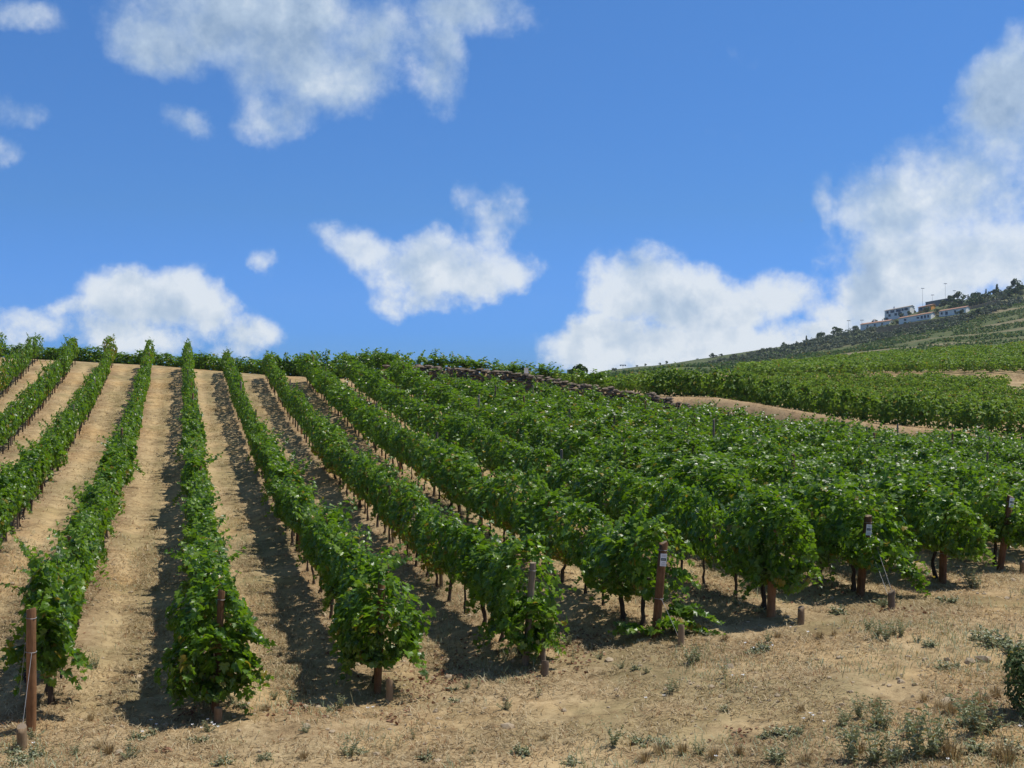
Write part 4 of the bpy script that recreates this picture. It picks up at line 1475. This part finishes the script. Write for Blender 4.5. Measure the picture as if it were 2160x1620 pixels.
house(1866, 1926, 671, 660, 800, 9, 15, 4.5, WHITEWASH, GREYROOF, 'two-storey white house with dark windows and a pale roof, highest white one',
      [(0.12, 0.72, 1.5, 1.8), (0.28, 0.72, 1.5, 1.8), (0.36, 0.72, 1.2, 1.8), (0.55, 0.70, 3.4, 1.8), (0.72, 0.72, 1.4, 1.6), (0.86, 0.72, 2.4, 1.6), (0.2, 0.25, 1.5, 1.7), (0.45, 0.25, 1.8, 1.7), (0.62, 0.25, 2.6, 1.9)], chim=(0.3,))
house(1937, 1971, 659, 652, 815, 9, 10, 4.5, ORANGE, TILE, 'orange house with a terracotta roof beside the white one', [(0.2, 0.55, 2.2, 2.0), (0.5, 0.55, 1.6, 1.8), (0.8, 0.5, 1.3, 1.5)])
house(1815, 1884, 694, 685, 770, 8, 9, 5, WHITEWASH, TILE, 'left of three long low white houses with red roofs', [(0.25, 0.5, 1.1, 1.2), (0.5, 0.5, 1.3, 1.4), (0.75, 0.45, 1.2, 1.8)], chim=(0.4,))
house(1896, 1970, 682, 669, 775, 8, 10, 5, WHITEWASH, TILE, 'middle of three long low white houses with red roofs', [(0.2, 0.5, 1.4, 1.3), (0.6, 0.5, 1.4, 1.2), (0.72, 0.45, 1.2, 1.8), (0.82, 0.45, 1.2, 1.8), (0.92, 0.45, 1.1, 1.7)])
house(1981, 2043, 667, 657, 780, 8, 10, 5, WHITEWASH, TILE, 'right of three long low white houses with red roofs', [(0.1, 0.5, 1.2, 1.4), (0.28, 0.4, 1.5, 2.0), (0.6, 0.5, 1.2, 1.2), (0.88, 0.45, 1.2, 1.7)])


def hillwall(name, p0, p1, q0, q1, dist, hpx, mat, label, cope):
    dist = on_hill((p0 + p1) / 2, (q0 + q1) / 2)[1] - 7.0
    m = dist / F
    W = (p1 - p0) * m
    sl = -(q1 - q0) / (p1 - p0)
    mb = MB()
    mb.box((0, 0, -2.0), (W, 0.8, hpx * m), 0, (sl, 0))
    o = link(name, mb.mesh(name, [mat]), None, ((p0 - 1080) * m, dist, CZ + (810 - q0) * m))
    mb = MB()
    mb.box((-0.1, -0.1, hpx * m + 0.003), (W + 0.1, 0.9, hpx * m + 0.35), 0, (sl, 0))
    link('coping', mb.mesh('coping', [cope]), o)
    tag(o, label, 'wall')


hillwall('concrete_wall', 1953, 2004, 645, 636, 830, 7, CONCRETE, 'grey concrete wall behind the orange house on the skyline', STEEL)
hillwall('retaining_wall', 1850, 2040, 699, 670, 760, 6.0, TANWALL, 'tan retaining wall under the three low white houses', TANWALL)
hillwall('upper_bank_wall', 2010, 2110, 660, 636, 800, 3.5, TANWALL, 'pale bank wall rising right of the houses below the dark wood', TANWALL)


def pole(p, q0, q1, dist, label, r=0.10):
    m = dist / F
    h = (q0 - q1) * m
    mb = MB()
    mb.tube(np.array([(0, 0, -1), (0, 0, h * 0.5), (0, 0, h)]), [r, r * 0.8, r * 0.55], 8)
    o = link('light_pole', mb.mesh('light_pole', [STEEL]), None, ((p - 1080) * m, dist, CZ + (810 - q0) * m))
    mb = MB()
    mb.box((-1.0, -0.12, h - 0.06), (1.0, 0.12, h + 0.12))
    for s in (-0.8, 0.0, 0.8):
        mb.box((s - 0.25, -0.35, h - 0.35), (s + 0.25, -0.13, h + 0.05))
    link('lamp_head', mb.mesh('lamp_head', [STEEL]), o)
    tag(o, label, 'pole', 'poles on the hillside')


pole(1946, 648, 608, 830, 'tall thin light pole above the white houses, left of the pair')
pole(1994, 640, 598, 830, 'tall thin light pole by the grey wall, right of the pair')
pole(1967, 644, 622, 850, 'short faint pole between the two tall light poles', 0.10)
pole(2013, 636, 613, 850, 'short thin pole just right of the tall right pole', 0.10)
pole(1790, 692, 676, 800, 'thin utility pole among ridge trees left of the houses', 0.10)
pole(2116, 634, 618, 800, 'grey utility pole in the wood at the right edge', 0.14)
pole(1818, 688, 675, 800, 'thin pole above the left low white house', 0.10)
pole(1314, 782, 770, 420, 'thin pole at the low left foot of the far hill', 0.07)

# ------------------------------------------------------------------ weeds, grass tufts, stones
LAND = [('the bare orange-brown post', *POST_AT[0][:2]), ('the low stump by the sunken post', *STAKE_AT[1][:2]), ('the tan round stake', *STAKE_AT[2][:2]),
        ('the dark low stump', *STAKE_AT[3][:2]), ('the leaning tagged post', *POST_AT[4][:2]), ('the reddish brown stake', *STAKE_AT[5][:2]), ('the guy wire stake', *STAKE_AT[6][:2]),
        ('the rightmost tagged post', *POST_AT[8][:2])]
CORNER = at_ground(2160, 1620)
LAND.append(('the lower right corner', CORNER[0], CORNER[1]))
near_count = {}


def where(kind, x, y):
    d = sorted((math.hypot(x - a, y - b), n) for n, a, b in LAND)
    n = d[0][1]
    return n


pending = []          # (kind text, object, x, y) labelled once all stand


def label_by_rank():
    by = {}
    for (kind, o, x, y, cat, grp) in pending:
        n = where(kind, x, y)
        a = [l for l in LAND if l[0] == n][0]
        by.setdefault((kind, n), []).append((math.hypot(x - a[1], y - a[2]), o, cat, grp))
    for (kind, n), lst in by.items():
        lst.sort(key=lambda t: t[0])
        for i, (_d, o, cat, grp) in enumerate(lst):
            tag(o, f'{kind}, {ORD[i + 1]} nearest to {n}' if i else f'{kind}, the one nearest to {n}', cat, grp)


def weed_mesh(rk, h, stems, spread, leaf, kind):
    mb = MB()
    P, NN, TT, SS = [], [], [], []
    for _ in range(stems):
        a = rk.uniform(0, 6.28)
        d = np.array([math.cos(a) * spread * rk.random(), math.sin(a) * spread * rk.random(), 1.0])
        L = h * rk.uniform(0.55, 1.1)
        m = 7
        pts = [np.array([rk.normal(0, 0.02), rk.normal(0, 0.02), -0.02])]
        for j in range(m):
            d = unit(d + rk.normal(0, 0.08, 3))
            pts.append(pts[-1] + d * L / m)
        pts = np.array(pts)
        mb.tube(pts, np.linspace(0.0045, 0.0018, len(pts)), 4, 0, False, 0.15)
        for j in range(1, len(pts)):
            for _k in range(4 if kind == 'feather' else 3):
                aa = rk.uniform(0, 6.28)
                s = leaf * rk.uniform(0.6, 1.2)
                o = np.array([math.cos(aa), math.sin(aa), 0.5])
                P.append(pts[j] + o * s * 0.4)
                NN.append(unit(np.array([0, 0, 1]) + rk.normal(0, 0.5, 3)))
                TT.append(o)
                SS.append(s)
    v, f = leaves(np.array(P), np.array(NN), np.array(TT), np.array(SS), False, rk)
    if kind == 'feather':        # narrow blades
        v = v.reshape(-1, 6, 3)
        ctr = (v[:, 0] + v[:, 3])[:, None, :] / 2
        mid = v[:, [0, 1, 2, 3, 2, 1]] * 0 + (v[:, [0, 1, 2, 3, 4, 5]] + v[:, [0, 5, 4, 3, 2, 1]]) / 2
        v = (mid + (v - mid) * 0.35).reshape(-1, 3)
    mb.add(v, f, 0, 0.10)
    return mb.mesh('weed', [WEED])


def tuft_mesh(rk, h, n, spread, mat):
    mb = MB()
    a = rk.uniform(0, 6.28, n)
    r = np.sqrt(rk.random(n)) * spread * 0.4
    base = np.column_stack([np.cos(a) * r, np.sin(a) * r, np.full(n, -0.02)])
    out = np.column_stack([np.cos(a), np.sin(a), np.zeros(n)]) * rk.uniform(0.1, 1.0, (n, 1)) * spread
    H = h * rk.uniform(0.5, 1.1, n)
    midp = base + out * 0.4 + np.column_stack([np.zeros((n, 2)), H * 0.65])
    tip = base + out * 1.1 + np.column_stack([np.zeros((n, 2)), H * rk.uniform(0.75, 1.0, n)])
    w = np.column_stack([-np.sin(a), np.cos(a), np.zeros(n)]) * rk.uniform(0.0025, 0.005, (n, 1))
    v = np.stack([base - w, base + w, midp - w * 0.8, midp + w * 0.8, tip - w * 0.15, tip + w * 0.15], 1).reshape(-1, 3)
    o = (np.arange(n) * 6)[:, None]
    f = np.concatenate([o + np.array([[0, 1, 3, 2]]), o + np.array([[2, 3, 5, 4]])])
    mb.add(v, f, 0, 0.06)
    return mb.mesh('tuft', [mat])


rng = np.random.default_rng(90)
W_FEA = [weed_mesh(rng, 0.40, 9, 0.6, 0.055, 'feather') for _ in range(3)]
W_BUSH = [weed_mesh(rng, 0.24, 11, 1.2, 0.034, 'feather') for _ in range(3)]
W_THIN = [weed_mesh(rng, 0.45, 3, 0.35, 0.04, 'feather') for _ in range(3)]
W_MAT = [weed_mesh(rng, 0.15, 26, 4.0, 0.022, 'broad') for _ in range(3)]
T_STRAW = [tuft_mesh(rng, 0.22, 90, 0.16, STRAW) for _ in range(3)]
T_GREEN = [tuft_mesh(rng, 0.16, 110, 0.2, WEED) for _ in range(3)]


def place(lib, name, kind, p, q, s, cat, grp, sz=1.0):
    x, y, z = at_ground(p, q)
    o = link(name, lib[rng.integers(len(lib))], None, (x, y, z), rng.uniform(0, 6.28))
    s = s * (0.78 if cat == 'weed' else 0.9)
    o.scale = (s, s, s * sz)
    pending.append((kind, o, x, y, cat, grp))
    return o, x, y, z


WEEDS = [
    ('F', 1455, 1400, 0.9), ('F', 1472, 1395, 0.8), ('M', 1610, 1370, 1.6), ('M', 1590, 1378, 1.2), ('F', 1620, 1356, 0.6), ('M', 700, 1500, 1.0), ('B', 615, 1480, 1.1), ('F', 716, 1498, 0.7),
    ('B', 645, 1545, 0.7), ('B', 736, 1595, 1.3), ('M', 760, 1590, 1.0), ('M', 1100, 1590, 1.5), ('B', 1065, 1497, 0.9), ('T', 873, 1560, 0.7), ('T', 818, 1595, 0.6), ('F', 1295, 1575, 0.8),
    ('F', 1415, 1465, 0.7), ('T', 1430, 1460, 0.7), ('T', 1530, 1430, 0.9), ('B', 1310, 1410, 0.7), ('M', 1340, 1412, 0.9), ('B', 1365, 1420, 0.6), ('T', 1210, 1400, 0.8), ('B', 1200, 1360, 1.0),
    ('F', 1830, 1330, 0.7), ('F', 1850, 1345, 0.8), ('F', 1868, 1352, 0.9), ('F', 1885, 1340, 0.7), ('F', 1900, 1345, 0.8), ('T', 1840, 1350, 0.8), ('T', 1860, 1340, 0.7), ('M', 1770, 1295, 1.8),
    ('B', 1935, 1355, 0.8), ('M', 1960, 1362, 1.2), ('F', 2050, 1240, 1.4), ('F', 2060, 1242, 1.1), ('M', 2000, 1270, 1.8), ('M', 1860, 1275, 1.5), ('B', 1865, 1280, 1.0), ('T', 2130, 1260, 0.6),
    ('M', 2100, 1360, 2.6), ('M', 2140, 1372, 2.4), ('M', 2070, 1350, 2.2), ('M', 1990, 1412, 1.4), ('M', 2015, 1410, 1.2),
    ('B', 1750, 1515, 1.3), ('B', 1775, 1530, 1.2), ('F', 1815, 1515, 0.9), ('F', 1845, 1535, 1.1), ('F', 1865, 1540, 1.2), ('B', 1800, 1560, 1.0), ('M', 1660, 1550, 1.6), ('M', 1620, 1555, 1.2),
    ('M', 1360, 1570, 1.6), ('M', 1400, 1575, 1.2), ('T', 1294, 1570, 1.0), ('B', 1475, 1590, 0.9), ('M', 1640, 1600, 1.4), ('B', 1640, 1610, 0.8), ('B', 1730, 1580, 0.9),
    ('F', 1920, 1560, 0.9), ('F', 1960, 1595, 1.7), ('F', 1935, 1600, 1.5), ('F', 1840, 1610, 1.5), ('F', 1800, 1605, 1.3), ('B', 1780, 1600, 1.4), ('B', 1880, 1610, 1.4), ('B', 1830, 1575, 1.2),
    ('B', 2040, 1535, 1.9), ('F', 2060, 1550, 1.6), ('B', 2080, 1545, 1.9), ('B', 2020, 1560, 1.5), ('M', 2060, 1585, 1.8), ('M', 2130, 1590, 2.0), ('B', 1975, 1555, 1.0), ('M', 1900, 1600, 1.6),
    ('M', 60, 1600, 1.6), ('M', 30, 1590, 1.3), ('B', 72, 1560, 0.9), ('B', 80, 1595, 1.0), ('M', 40, 1615, 1.4), ('B', 30, 1575, 0.8), ('B', 270, 1600, 1.1), ('M', 290, 1560, 1.3), ('M', 420, 1565, 1.2),
    ('B', 440, 1545, 0.9), ('M', 320, 1550, 1.0), ('F', 202, 1410, 0.7), ('T', 205, 1400, 0.6), ('B', 490, 1485, 1.0), ('M', 510, 1490, 0.8), ('B', 580, 1475, 0.8), ('T', 1135, 1470, 0.7), ('M', 470, 1610, 1.2),
    ('B', 1265, 1390, 0.8), ('M', 1490, 1340, 1.0), ('B', 1720, 1270, 0.7), ('B', 1555, 1275, 0.8), ('T', 1545, 1285, 0.7), ('M', 1600, 1290, 1.1), ('B', 1690, 1550, 0.7), ('M', 1530, 1500, 0.9), ('M', 960, 1480, 0.9),
    ('B', 985, 1452, 0.7), ('M', 955, 1455, 0.9), ('T', 1010, 1450, 0.6), ('B', 160, 1590, 0.7), ('M', 560, 1600, 1.0), ('M', 900, 1600, 1.1), ('B', 995, 1590, 0.5), ('M', 1210, 1610, 1.2),
]
for i_, (t, p, q, s) in enumerate(WEEDS):
    if p > 1700 and q > 1500 and t == 'B' and i_ % 2:
        continue
    lib, nm, kind = {'F': (W_FEA, 'feathery_weed', 'grey-green feathery weed'), 'B': (W_BUSH, 'bushy_weed', 'low bushy grey-green weed'),
                     'T': (W_THIN, 'thin_weed', 'thin upright weed'), 'M': (W_MAT, 'creeping_weed', 'flat creeping weed patch')}[t]
    o, x, y, z = place(lib, nm, kind, p, min(q, 1618), s, 'weed', 'weeds on the headland')
for (p, q, s) in [(1815, 1590, 1.0), (1505, 1600, 0.9), (1390, 1590, 1.0), (1890, 1590, 0.9), (1995, 1590, 1.3), (2010, 1600, 1.2), (2110, 1600, 1.3), (2125, 1610, 1.2), (2070, 1490, 1.2), (2040, 1495, 1.0), (2005, 1505, 1.0), (1985, 1495, 0.9),
                  (1950, 1480, 0.8), (1730, 1345, 0.8), (215, 1580, 0.9), (230, 1590, 0.9), (190, 1520, 0.7), (1530, 1350, 0.7), (1360, 1605, 0.8), (1440, 1590, 0.9), (560, 1500, 0.7), (640, 1600, 0.7), (1150, 1560, 0.6), (1850, 1490, 0.7),
                  (1690, 1500, 0.6), (2130, 1440, 0.9), (2100, 1470, 1.0), (1640, 1345, 0.7), (1760, 1340, 0.6), (1560, 1590, 0.7), (1930, 1545, 0.9), (1700, 1610, 0.8)]:
    place(T_STRAW, 'dry_grass_tuft', 'straw-coloured dry grass tuft', p, q, s, 'grass tuft', 'dry grass tufts on the headland')

# white petals lying among some weeds
FLOW = [(1590, 1376), (1608, 1374), (1622, 1375), (1630, 1372), (1572, 1366), (406, 1540), (438, 1530), (446, 1536), (452, 1541), (460, 1545), (330, 1540), (318, 1530), (300, 1555), (425, 1547), (525, 1494), (776, 1504), (787, 1502),
        (1545, 1436), (1568, 1435), (1716, 1522), (1695, 1528), (1738, 1535), (1880, 1600), (1510, 1608), (70, 1580), (1880, 1596), (2000, 1615), (2152, 1545), (1710, 1517), (1400, 1478), (1362, 1483), (1705, 1342), (1668, 1332)]
mbp = MB()
rk = np.random.default_rng(3)
for (p, q) in FLOW:
    x, y, z = at_ground(p, q)
    mb = MB()
    for i in range(5):
        a = i * 1.256 + rk.uniform(-0.2, 0.2)
        r = rk.uniform(0.012, 0.020)
        c, s = math.cos(a), math.sin(a)
        mb.add([(0, 0, 0), (c * r - s * r * 0.5, s * r + c * r * 0.5, 0.014), (c * r * 1.5, s * r * 1.5, 0.02), (c * r + s * r * 0.5, s * r - c * r * 0.5, 0.014)], [(0, 3, 2, 1)], 0)
    mb.tube(np.array([(0, 0, -0.06), (0, 0, 0.002)]), 0.003, 5, 1)
    o = link('white_flower', mb.mesh('white_flower', [PETAL, WEED]), None, (x, y, z + 0.06))
    pending.append(('small white open flower', o, x, y, 'flower', 'white flowers on the headland'))

# stones
STN = [(945, 1430, 0.10), (1114, 1450, 0.11), (1285, 1395, 0.10), (1205, 1293, 0.14), (1540, 1408, 0.09), (1276, 1458, 0.08), (2075, 1393, 0.16), (2030, 1435, 0.10), (2045, 1398, 0.12), (2110, 1465, 0.07), (2150, 1445, 0.12), (1515, 1432, 0.07),
       (1500, 1450, 0.07), (1330, 1455, 0.06), (250, 1590, 0.10), (130, 1510, 0.09), (170, 1435, 0.07), (2005, 1345, 0.09), (1990, 1335, 0.08), (2025, 1330, 0.08), (2010, 1320, 0.07), (1060, 1430, 0.08), (700, 1545, 0.07), (870, 1500, 0.07),
       (990, 1300, 0.07), (1130, 1290, 0.06), (840, 1190, 0.09), (600, 1130, 0.08), (150, 1185, 0.07), (1745, 1410, 0.07), (1900, 1440, 0.07), (1985, 1450, 0.08), (1640, 1470, 0.06), (1410, 1540, 0.06), (1190, 1500, 0.07), (2140, 1490, 0.09)]
for (p, q, r) in STN[::2]:
    r = r * 0.8
    x, y, z = at_ground(p, q)
    v, f = ico(rk, r, (1, rk.uniform(0.6, 0.9), rk.uniform(0.4, 0.65)), 0.16)
    o = link('stone', mesh_of('stone', v, np.array(f), [STONE], None, False), None, (x, y, z + r * 0.15), rk.uniform(0, 6))
    pending.append(('pale angular stone', o, x, y, 'stone', 'loose stones on the headland'))
label_by_rank()

# dark shrub at the right edge that shades the corner
mb = MB()
rk = np.random.default_rng(41)
crown(mb, rk, 5200, 0.62, 0.85, 0.0, (0.02, 0.055), 12)
for _ in range(60):
    a_ = rk.uniform(0, 6.28)
    d_ = unit(np.array([math.cos(a_) * rk.uniform(0.2, 1.0), math.sin(a_) * rk.uniform(0.2, 1.0), 1.0]))
    L_ = rk.uniform(0.5, 0.85)
    t_ = np.linspace(0.15, 1, 22)[:, None]
    pp_ = d_ * t_ * L_ + rk.normal(0, 0.02, (22, 3))
    v, f = leaves(pp_, rk.normal(0, 0.6, (22, 3)) + np.array([0, 0, 0.7]), rk.normal(0, 1, (22, 3)), rk.uniform(0.03, 0.07, 22), False, rk)
    mb.add(v, f, 0, 0.02)
sx, sy, sz = at_ground(2248, 1530)
shrub = bpy.data.objects.new('shrub', None)
COL.objects.link(shrub)
shrub.location = (sx + 0.12, sy + 0.35, sz - 0.1)
tag(shrub, 'dark green shrub cut by the right edge, shading the lower right corner', 'shrub')
link('crown', mb.mesh('crown', [DARKTREE]), shrub)
mb = MB()
for _ in range(8):
    e = np.array([rk.normal(0, 0.4), rk.normal(0, 0.4), rk.uniform(0.5, 1.0)])
    mb.tube(np.array([(0, 0, -0.1), e * 0.5 + np.array([0, 0, 0.1]), e]), [0.02, 0.013, 0.006], 5)
link('stem', mb.mesh('stem', [BARK]), shrub)


# ------------------------------------------------------------------ uncountable ground cover
def scatter(n, y0, y1, rk, dens=None):
    """points spread evenly over the ground in view between two depths"""
    out = []
    got = 0
    while got < n:
        m = n * 2
        yy = np.sqrt(rk.uniform(y0 ** 2, y1 ** 2, m))
        pp = rk.uniform(-90, 2250, m)
        xx = (pp - 1080) / F * yy
        keep = np.ones(m, bool) if dens is None else rk.random(m) < dens(xx, yy)
        out.append(np.column_stack([xx, yy])[keep])
        got += keep.sum()
    P = np.concatenate(out)[:n]
    return P


def straw_field():
    rk = np.random.default_rng(61)

    def dens(x, y):
        k = kcoord(x, y)
        inr = (y > zn_of(k))
        fr = np.mod(k, 1)
        a = np.where(inr, 0.35 + 0.65 * np.exp(-((fr - 0.5) / 0.14) ** 2) + 0.5 * (np.abs(fr - 0.5) > 0.40), 0.55)
        return np.clip(a * sstep((fbm(x * 0.8, y * 0.8, 44) - 0.28) * 3.2), 0.03, 1) * (y < zf_of(k) + np.where(k > 11.5, 5.0, 0.0))
    P = np.concatenate([scatter(170000, 11.5, 30, rk, dens), scatter(80000, 30, 72, rk, dens)])
    n = len(P)
    Z = relief(P[:, 0], P[:, 1])
    a = rk.uniform(0, 6.28, n)
    d = np.column_stack([np.cos(a), np.sin(a), np.abs(rk.normal(0, 0.35, n))])
    far = np.where(P[:, 1] > 30, 1.6, 1.0)
    L = rk.uniform(0.03, 0.14, n) * far
    w = np.column_stack([-np.sin(a), np.cos(a), np.zeros(n)]) * (rk.uniform(0.002, 0.006, n) * far)[:, None]
    b = np.column_stack([P, Z + 0.006])
    t = b + unit(d) * L[:, None]
    m = (b + t) / 2 + np.column_stack([np.zeros((n, 2)), L * rk.uniform(0, 0.2, n)])
    v = np.stack([b - w, b + w, m + w, m - w, t + w * 0.3, t - w * 0.3], 1).reshape(-1, 3)
    o = (np.arange(n) * 6)[:, None]
    f = np.concatenate([o + np.array([[0, 1, 2, 3]]), o + np.array([[3, 2, 4, 5]])])
    me = mesh_of('dry_straw', v, f, [STRAW], None, False, fattrs={'tint': np.tile(np.full(n, 0.13), 2)})
    tag(link('dry_straw', me), 'dead grass stalks strewn over the dry soil', 'dry grass', None, 'stuff')


def gravel():
    rk = np.random.default_rng(62)
    P = np.concatenate([scatter(5200, 11.5, 32, rk, lambda x, y: np.clip(sstep((fbm(x * 0.6, y * 0.6, 71) - 0.35) * 4), 0.1, 1)), scatter(2200, 32, 62, rk)])
    P = P[P[:, 1] < zf_of(kcoord(P[:, 0], P[:, 1]))]
    n = len(P)
    Z = relief(P[:, 0], P[:, 1])
    v0, f0 = ico(rk, 1.0, (1, 1, 1), 0.0)
    r = rk.gamma(2.0, 0.007, n) + 0.006
    sq = np.stack([np.ones(n), rk.uniform(0.6, 1, n), rk.uniform(0.4, 0.8, n)], 1)
    V = v0[None] * (1 + rk.normal(0, 0.16, (n, 12, 1))) * (r[:, None] * sq)[:, None, :] + np.column_stack([P, Z + r * 0.15])[:, None, :]
    Fc = np.array(f0)[None] + (np.arange(n) * 12)[:, None, None]
    me = mesh_of('gravel', V.reshape(-1, 3), Fc.reshape(-1, 3), [STONE], None, False)
    tag(link('gravel', me), 'clods and small stones scattered over the dry soil', 'gravel', None, 'stuff')


def litter():
    rk = np.random.default_rng(63)
    spots = [(905, 1446, 55, 20, 130), (935, 1415, 60, 22, 90), (960, 1395, 50, 15, 60), (1215, 1362, 40, 14, 90), (625, 1490, 14, 8, 40), (395, 1508, 14, 8, 40), (640, 1500, 40, 12, 40), (1220, 1400, 30, 10, 50), (1140, 1425, 30, 10, 40),
             (835, 1515, 18, 7, 25), (1520, 1240, 60, 20, 70), (1460, 1250, 60, 20, 60), (1255, 1340, 50, 15, 60), (1900, 1290, 50, 10, 40), (1565, 1548, 30, 8, 20), (345, 1583, 10, 5, 12), (2050, 1480, 50, 14, 60), (1740, 1255, 60, 12, 50)]
    P = []
    for (p, q, rx, ry, n) in spots:
        c = at_ground(p, q)
        sx_ = rx * c[1] / F
        sy_ = ry * c[1] / F / 0.22
        P.append(np.column_stack([rk.normal(c[0], sx_ * 0.85, n), rk.normal(c[1], sy_ * 0.85, n)]))
    for k in range(-3, 9):      # under the rows
        y = rk.uniform(zn_of(k), 50, 150)
        P.append(np.column_stack([xrow(k, y) + rk.normal(0.1, 0.28, 150), y]))
    P = np.concatenate(P)
    Z = relief(P[:, 0], P[:, 1])
    n = len(P)
    v, f = leaves(np.column_stack([P, Z + 0.02]), unit(np.array([0, 0, 1.0]) + rk.normal(0, 0.4, (n, 3))), rk.normal(0, 1, (n, 3)), rk.uniform(0.03, 0.065, n), False, rk)
    me = mesh_of('fallen_leaves', v, f, [REDLEAF], None, False, fattrs={'tint': np.zeros(len(f))})
    tag(link('fallen_leaves', me), 'reddish dead vine leaves lying in drifts on the soil', 'fallen leaves', None, 'stuff')


GP = at_ground(2095, 1362)


def herbs():
    rk = np.random.default_rng(66)

    def dens(x, y):
        p = 1080 + F * x / y
        head = (y < zn_of(kcoord(x, y)) + 1.0)
        patch = sstep((fbm(x * 0.7, y * 0.7, 91) - 0.52) * 7)
        corner = np.clip(1.3 - np.hypot((p - 2050) / 420, (y - 13.2) / 1.7), 0, 1)
        left = np.clip(1.1 - np.hypot((p - 60) / 200, (y - 14.6) / 0.9), 0, 1)
        gp = np.clip(1.25 - np.hypot((x - GP[0]) / 1.0, (y - GP[1]) / 1.5), 0, 1)
        return np.clip(patch * (0.36 + 0.36 * head) + corner * 1.2 + left + gp * 1.5, 0.01, 1)
    P = scatter(30000, 11.5, 34, rk, dens)
    n = len(P)
    Z = relief(P[:, 0], P[:, 1])
    a = rk.uniform(0, 6.28, n)
    d = unit(np.column_stack([np.cos(a), np.sin(a), rk.uniform(0.3, 2.2, n)]))
    L = rk.gamma(3, 0.022, n) + 0.02
    w = np.column_stack([-np.sin(a), np.cos(a), np.zeros(n)]) * rk.uniform(0.002, 0.006, (n, 1))
    b = np.column_stack([P, Z - 0.01])
    t = b + d * L[:, None]
    m = (b + t) / 2 + np.column_stack([np.zeros((n, 2)), L * 0.12])
    v = np.stack([b - w * 0.5, b + w * 0.5, m + w, m - w, t + w * 0.2, t - w * 0.2], 1).reshape(-1, 3)
    o = (np.arange(n) * 6)[:, None]
    f = np.concatenate([o + np.array([[0, 1, 2, 3]]), o + np.array([[3, 2, 4, 5]])])
    me = mesh_of('low_herbs', v, f, [WEED], None, False, fattrs={'tint': np.tile(np.full(n, 0.2), 2)})
    tag(link('low_herbs', me), 'sparse low grey-green herbs sprouting in patches on the dry soil', 'herbs', None, 'stuff')


herbs()
straw_field()
gravel()
litter()


# ------------------------------------------------------------------ a bird far off in the sky
mb = MB()
mb.tube(np.array([(-0.16, 0, 0.0), (-0.08, 0, 0.0), (0.0, 0, 0.005), (0.10, 0, 0.01), (0.15, 0, 0.015), (0.19, 0, 0.01)]), [0.012, 0.035, 0.05, 0.04, 0.028, 0.006], 8)
mb.add([(-0.16, 0, 0), (-0.27, 0.05, 0.0), (-0.29, 0, 0.01), (-0.27, -0.05, 0)], [(0, 1, 2, 3)])
for sg in (-1, 1):
    mb.add([(0.09, 0.03 * sg, 0.01), (-0.05, 0.03 * sg, 0.01), (-0.03, 0.22 * sg, 0.10), (0.08, 0.22 * sg, 0.10), (-0.09, 0.46 * sg, 0.06)], [(0, 1, 2, 3)])
    mb.add([(0.08, 0.22 * sg, 0.10), (-0.03, 0.22 * sg, 0.10), (-0.09, 0.46 * sg, 0.06)], [(0, 1, 2)])
bd = link('bird', mb.mesh('bird', [STEEL]), None, ((1690 - 1080) / F * 240, 240, CZ + (810 - 466) / F * 240), 0.6)
tag(bd, 'tiny dark bird gliding in the blue sky left of the right-hand cloud', 'bird')

# ------------------------------------------------------------------ thin air haze round the whole place
def haze():
    m, N, out = new_mat('thin_haze')
    v = N.n('ShaderNodeVolumePrincipled')
    v.inputs['Color'].default_value = (0.80, 0.88, 1.0, 1)
    v.inputs['Density'].default_value = 0.00010
    v.inputs['Anisotropy'].default_value = 0.0
    N.l(v.outputs[0], out.inputs['Volume'])
    mb = MB()
    mb.box((-1850, -420, -70), (1850, 1950, 140))
    tag(link('haze', mb.mesh('haze', [m])), 'thin summer haze in the air', 'haze', None, 'stuff')


haze()
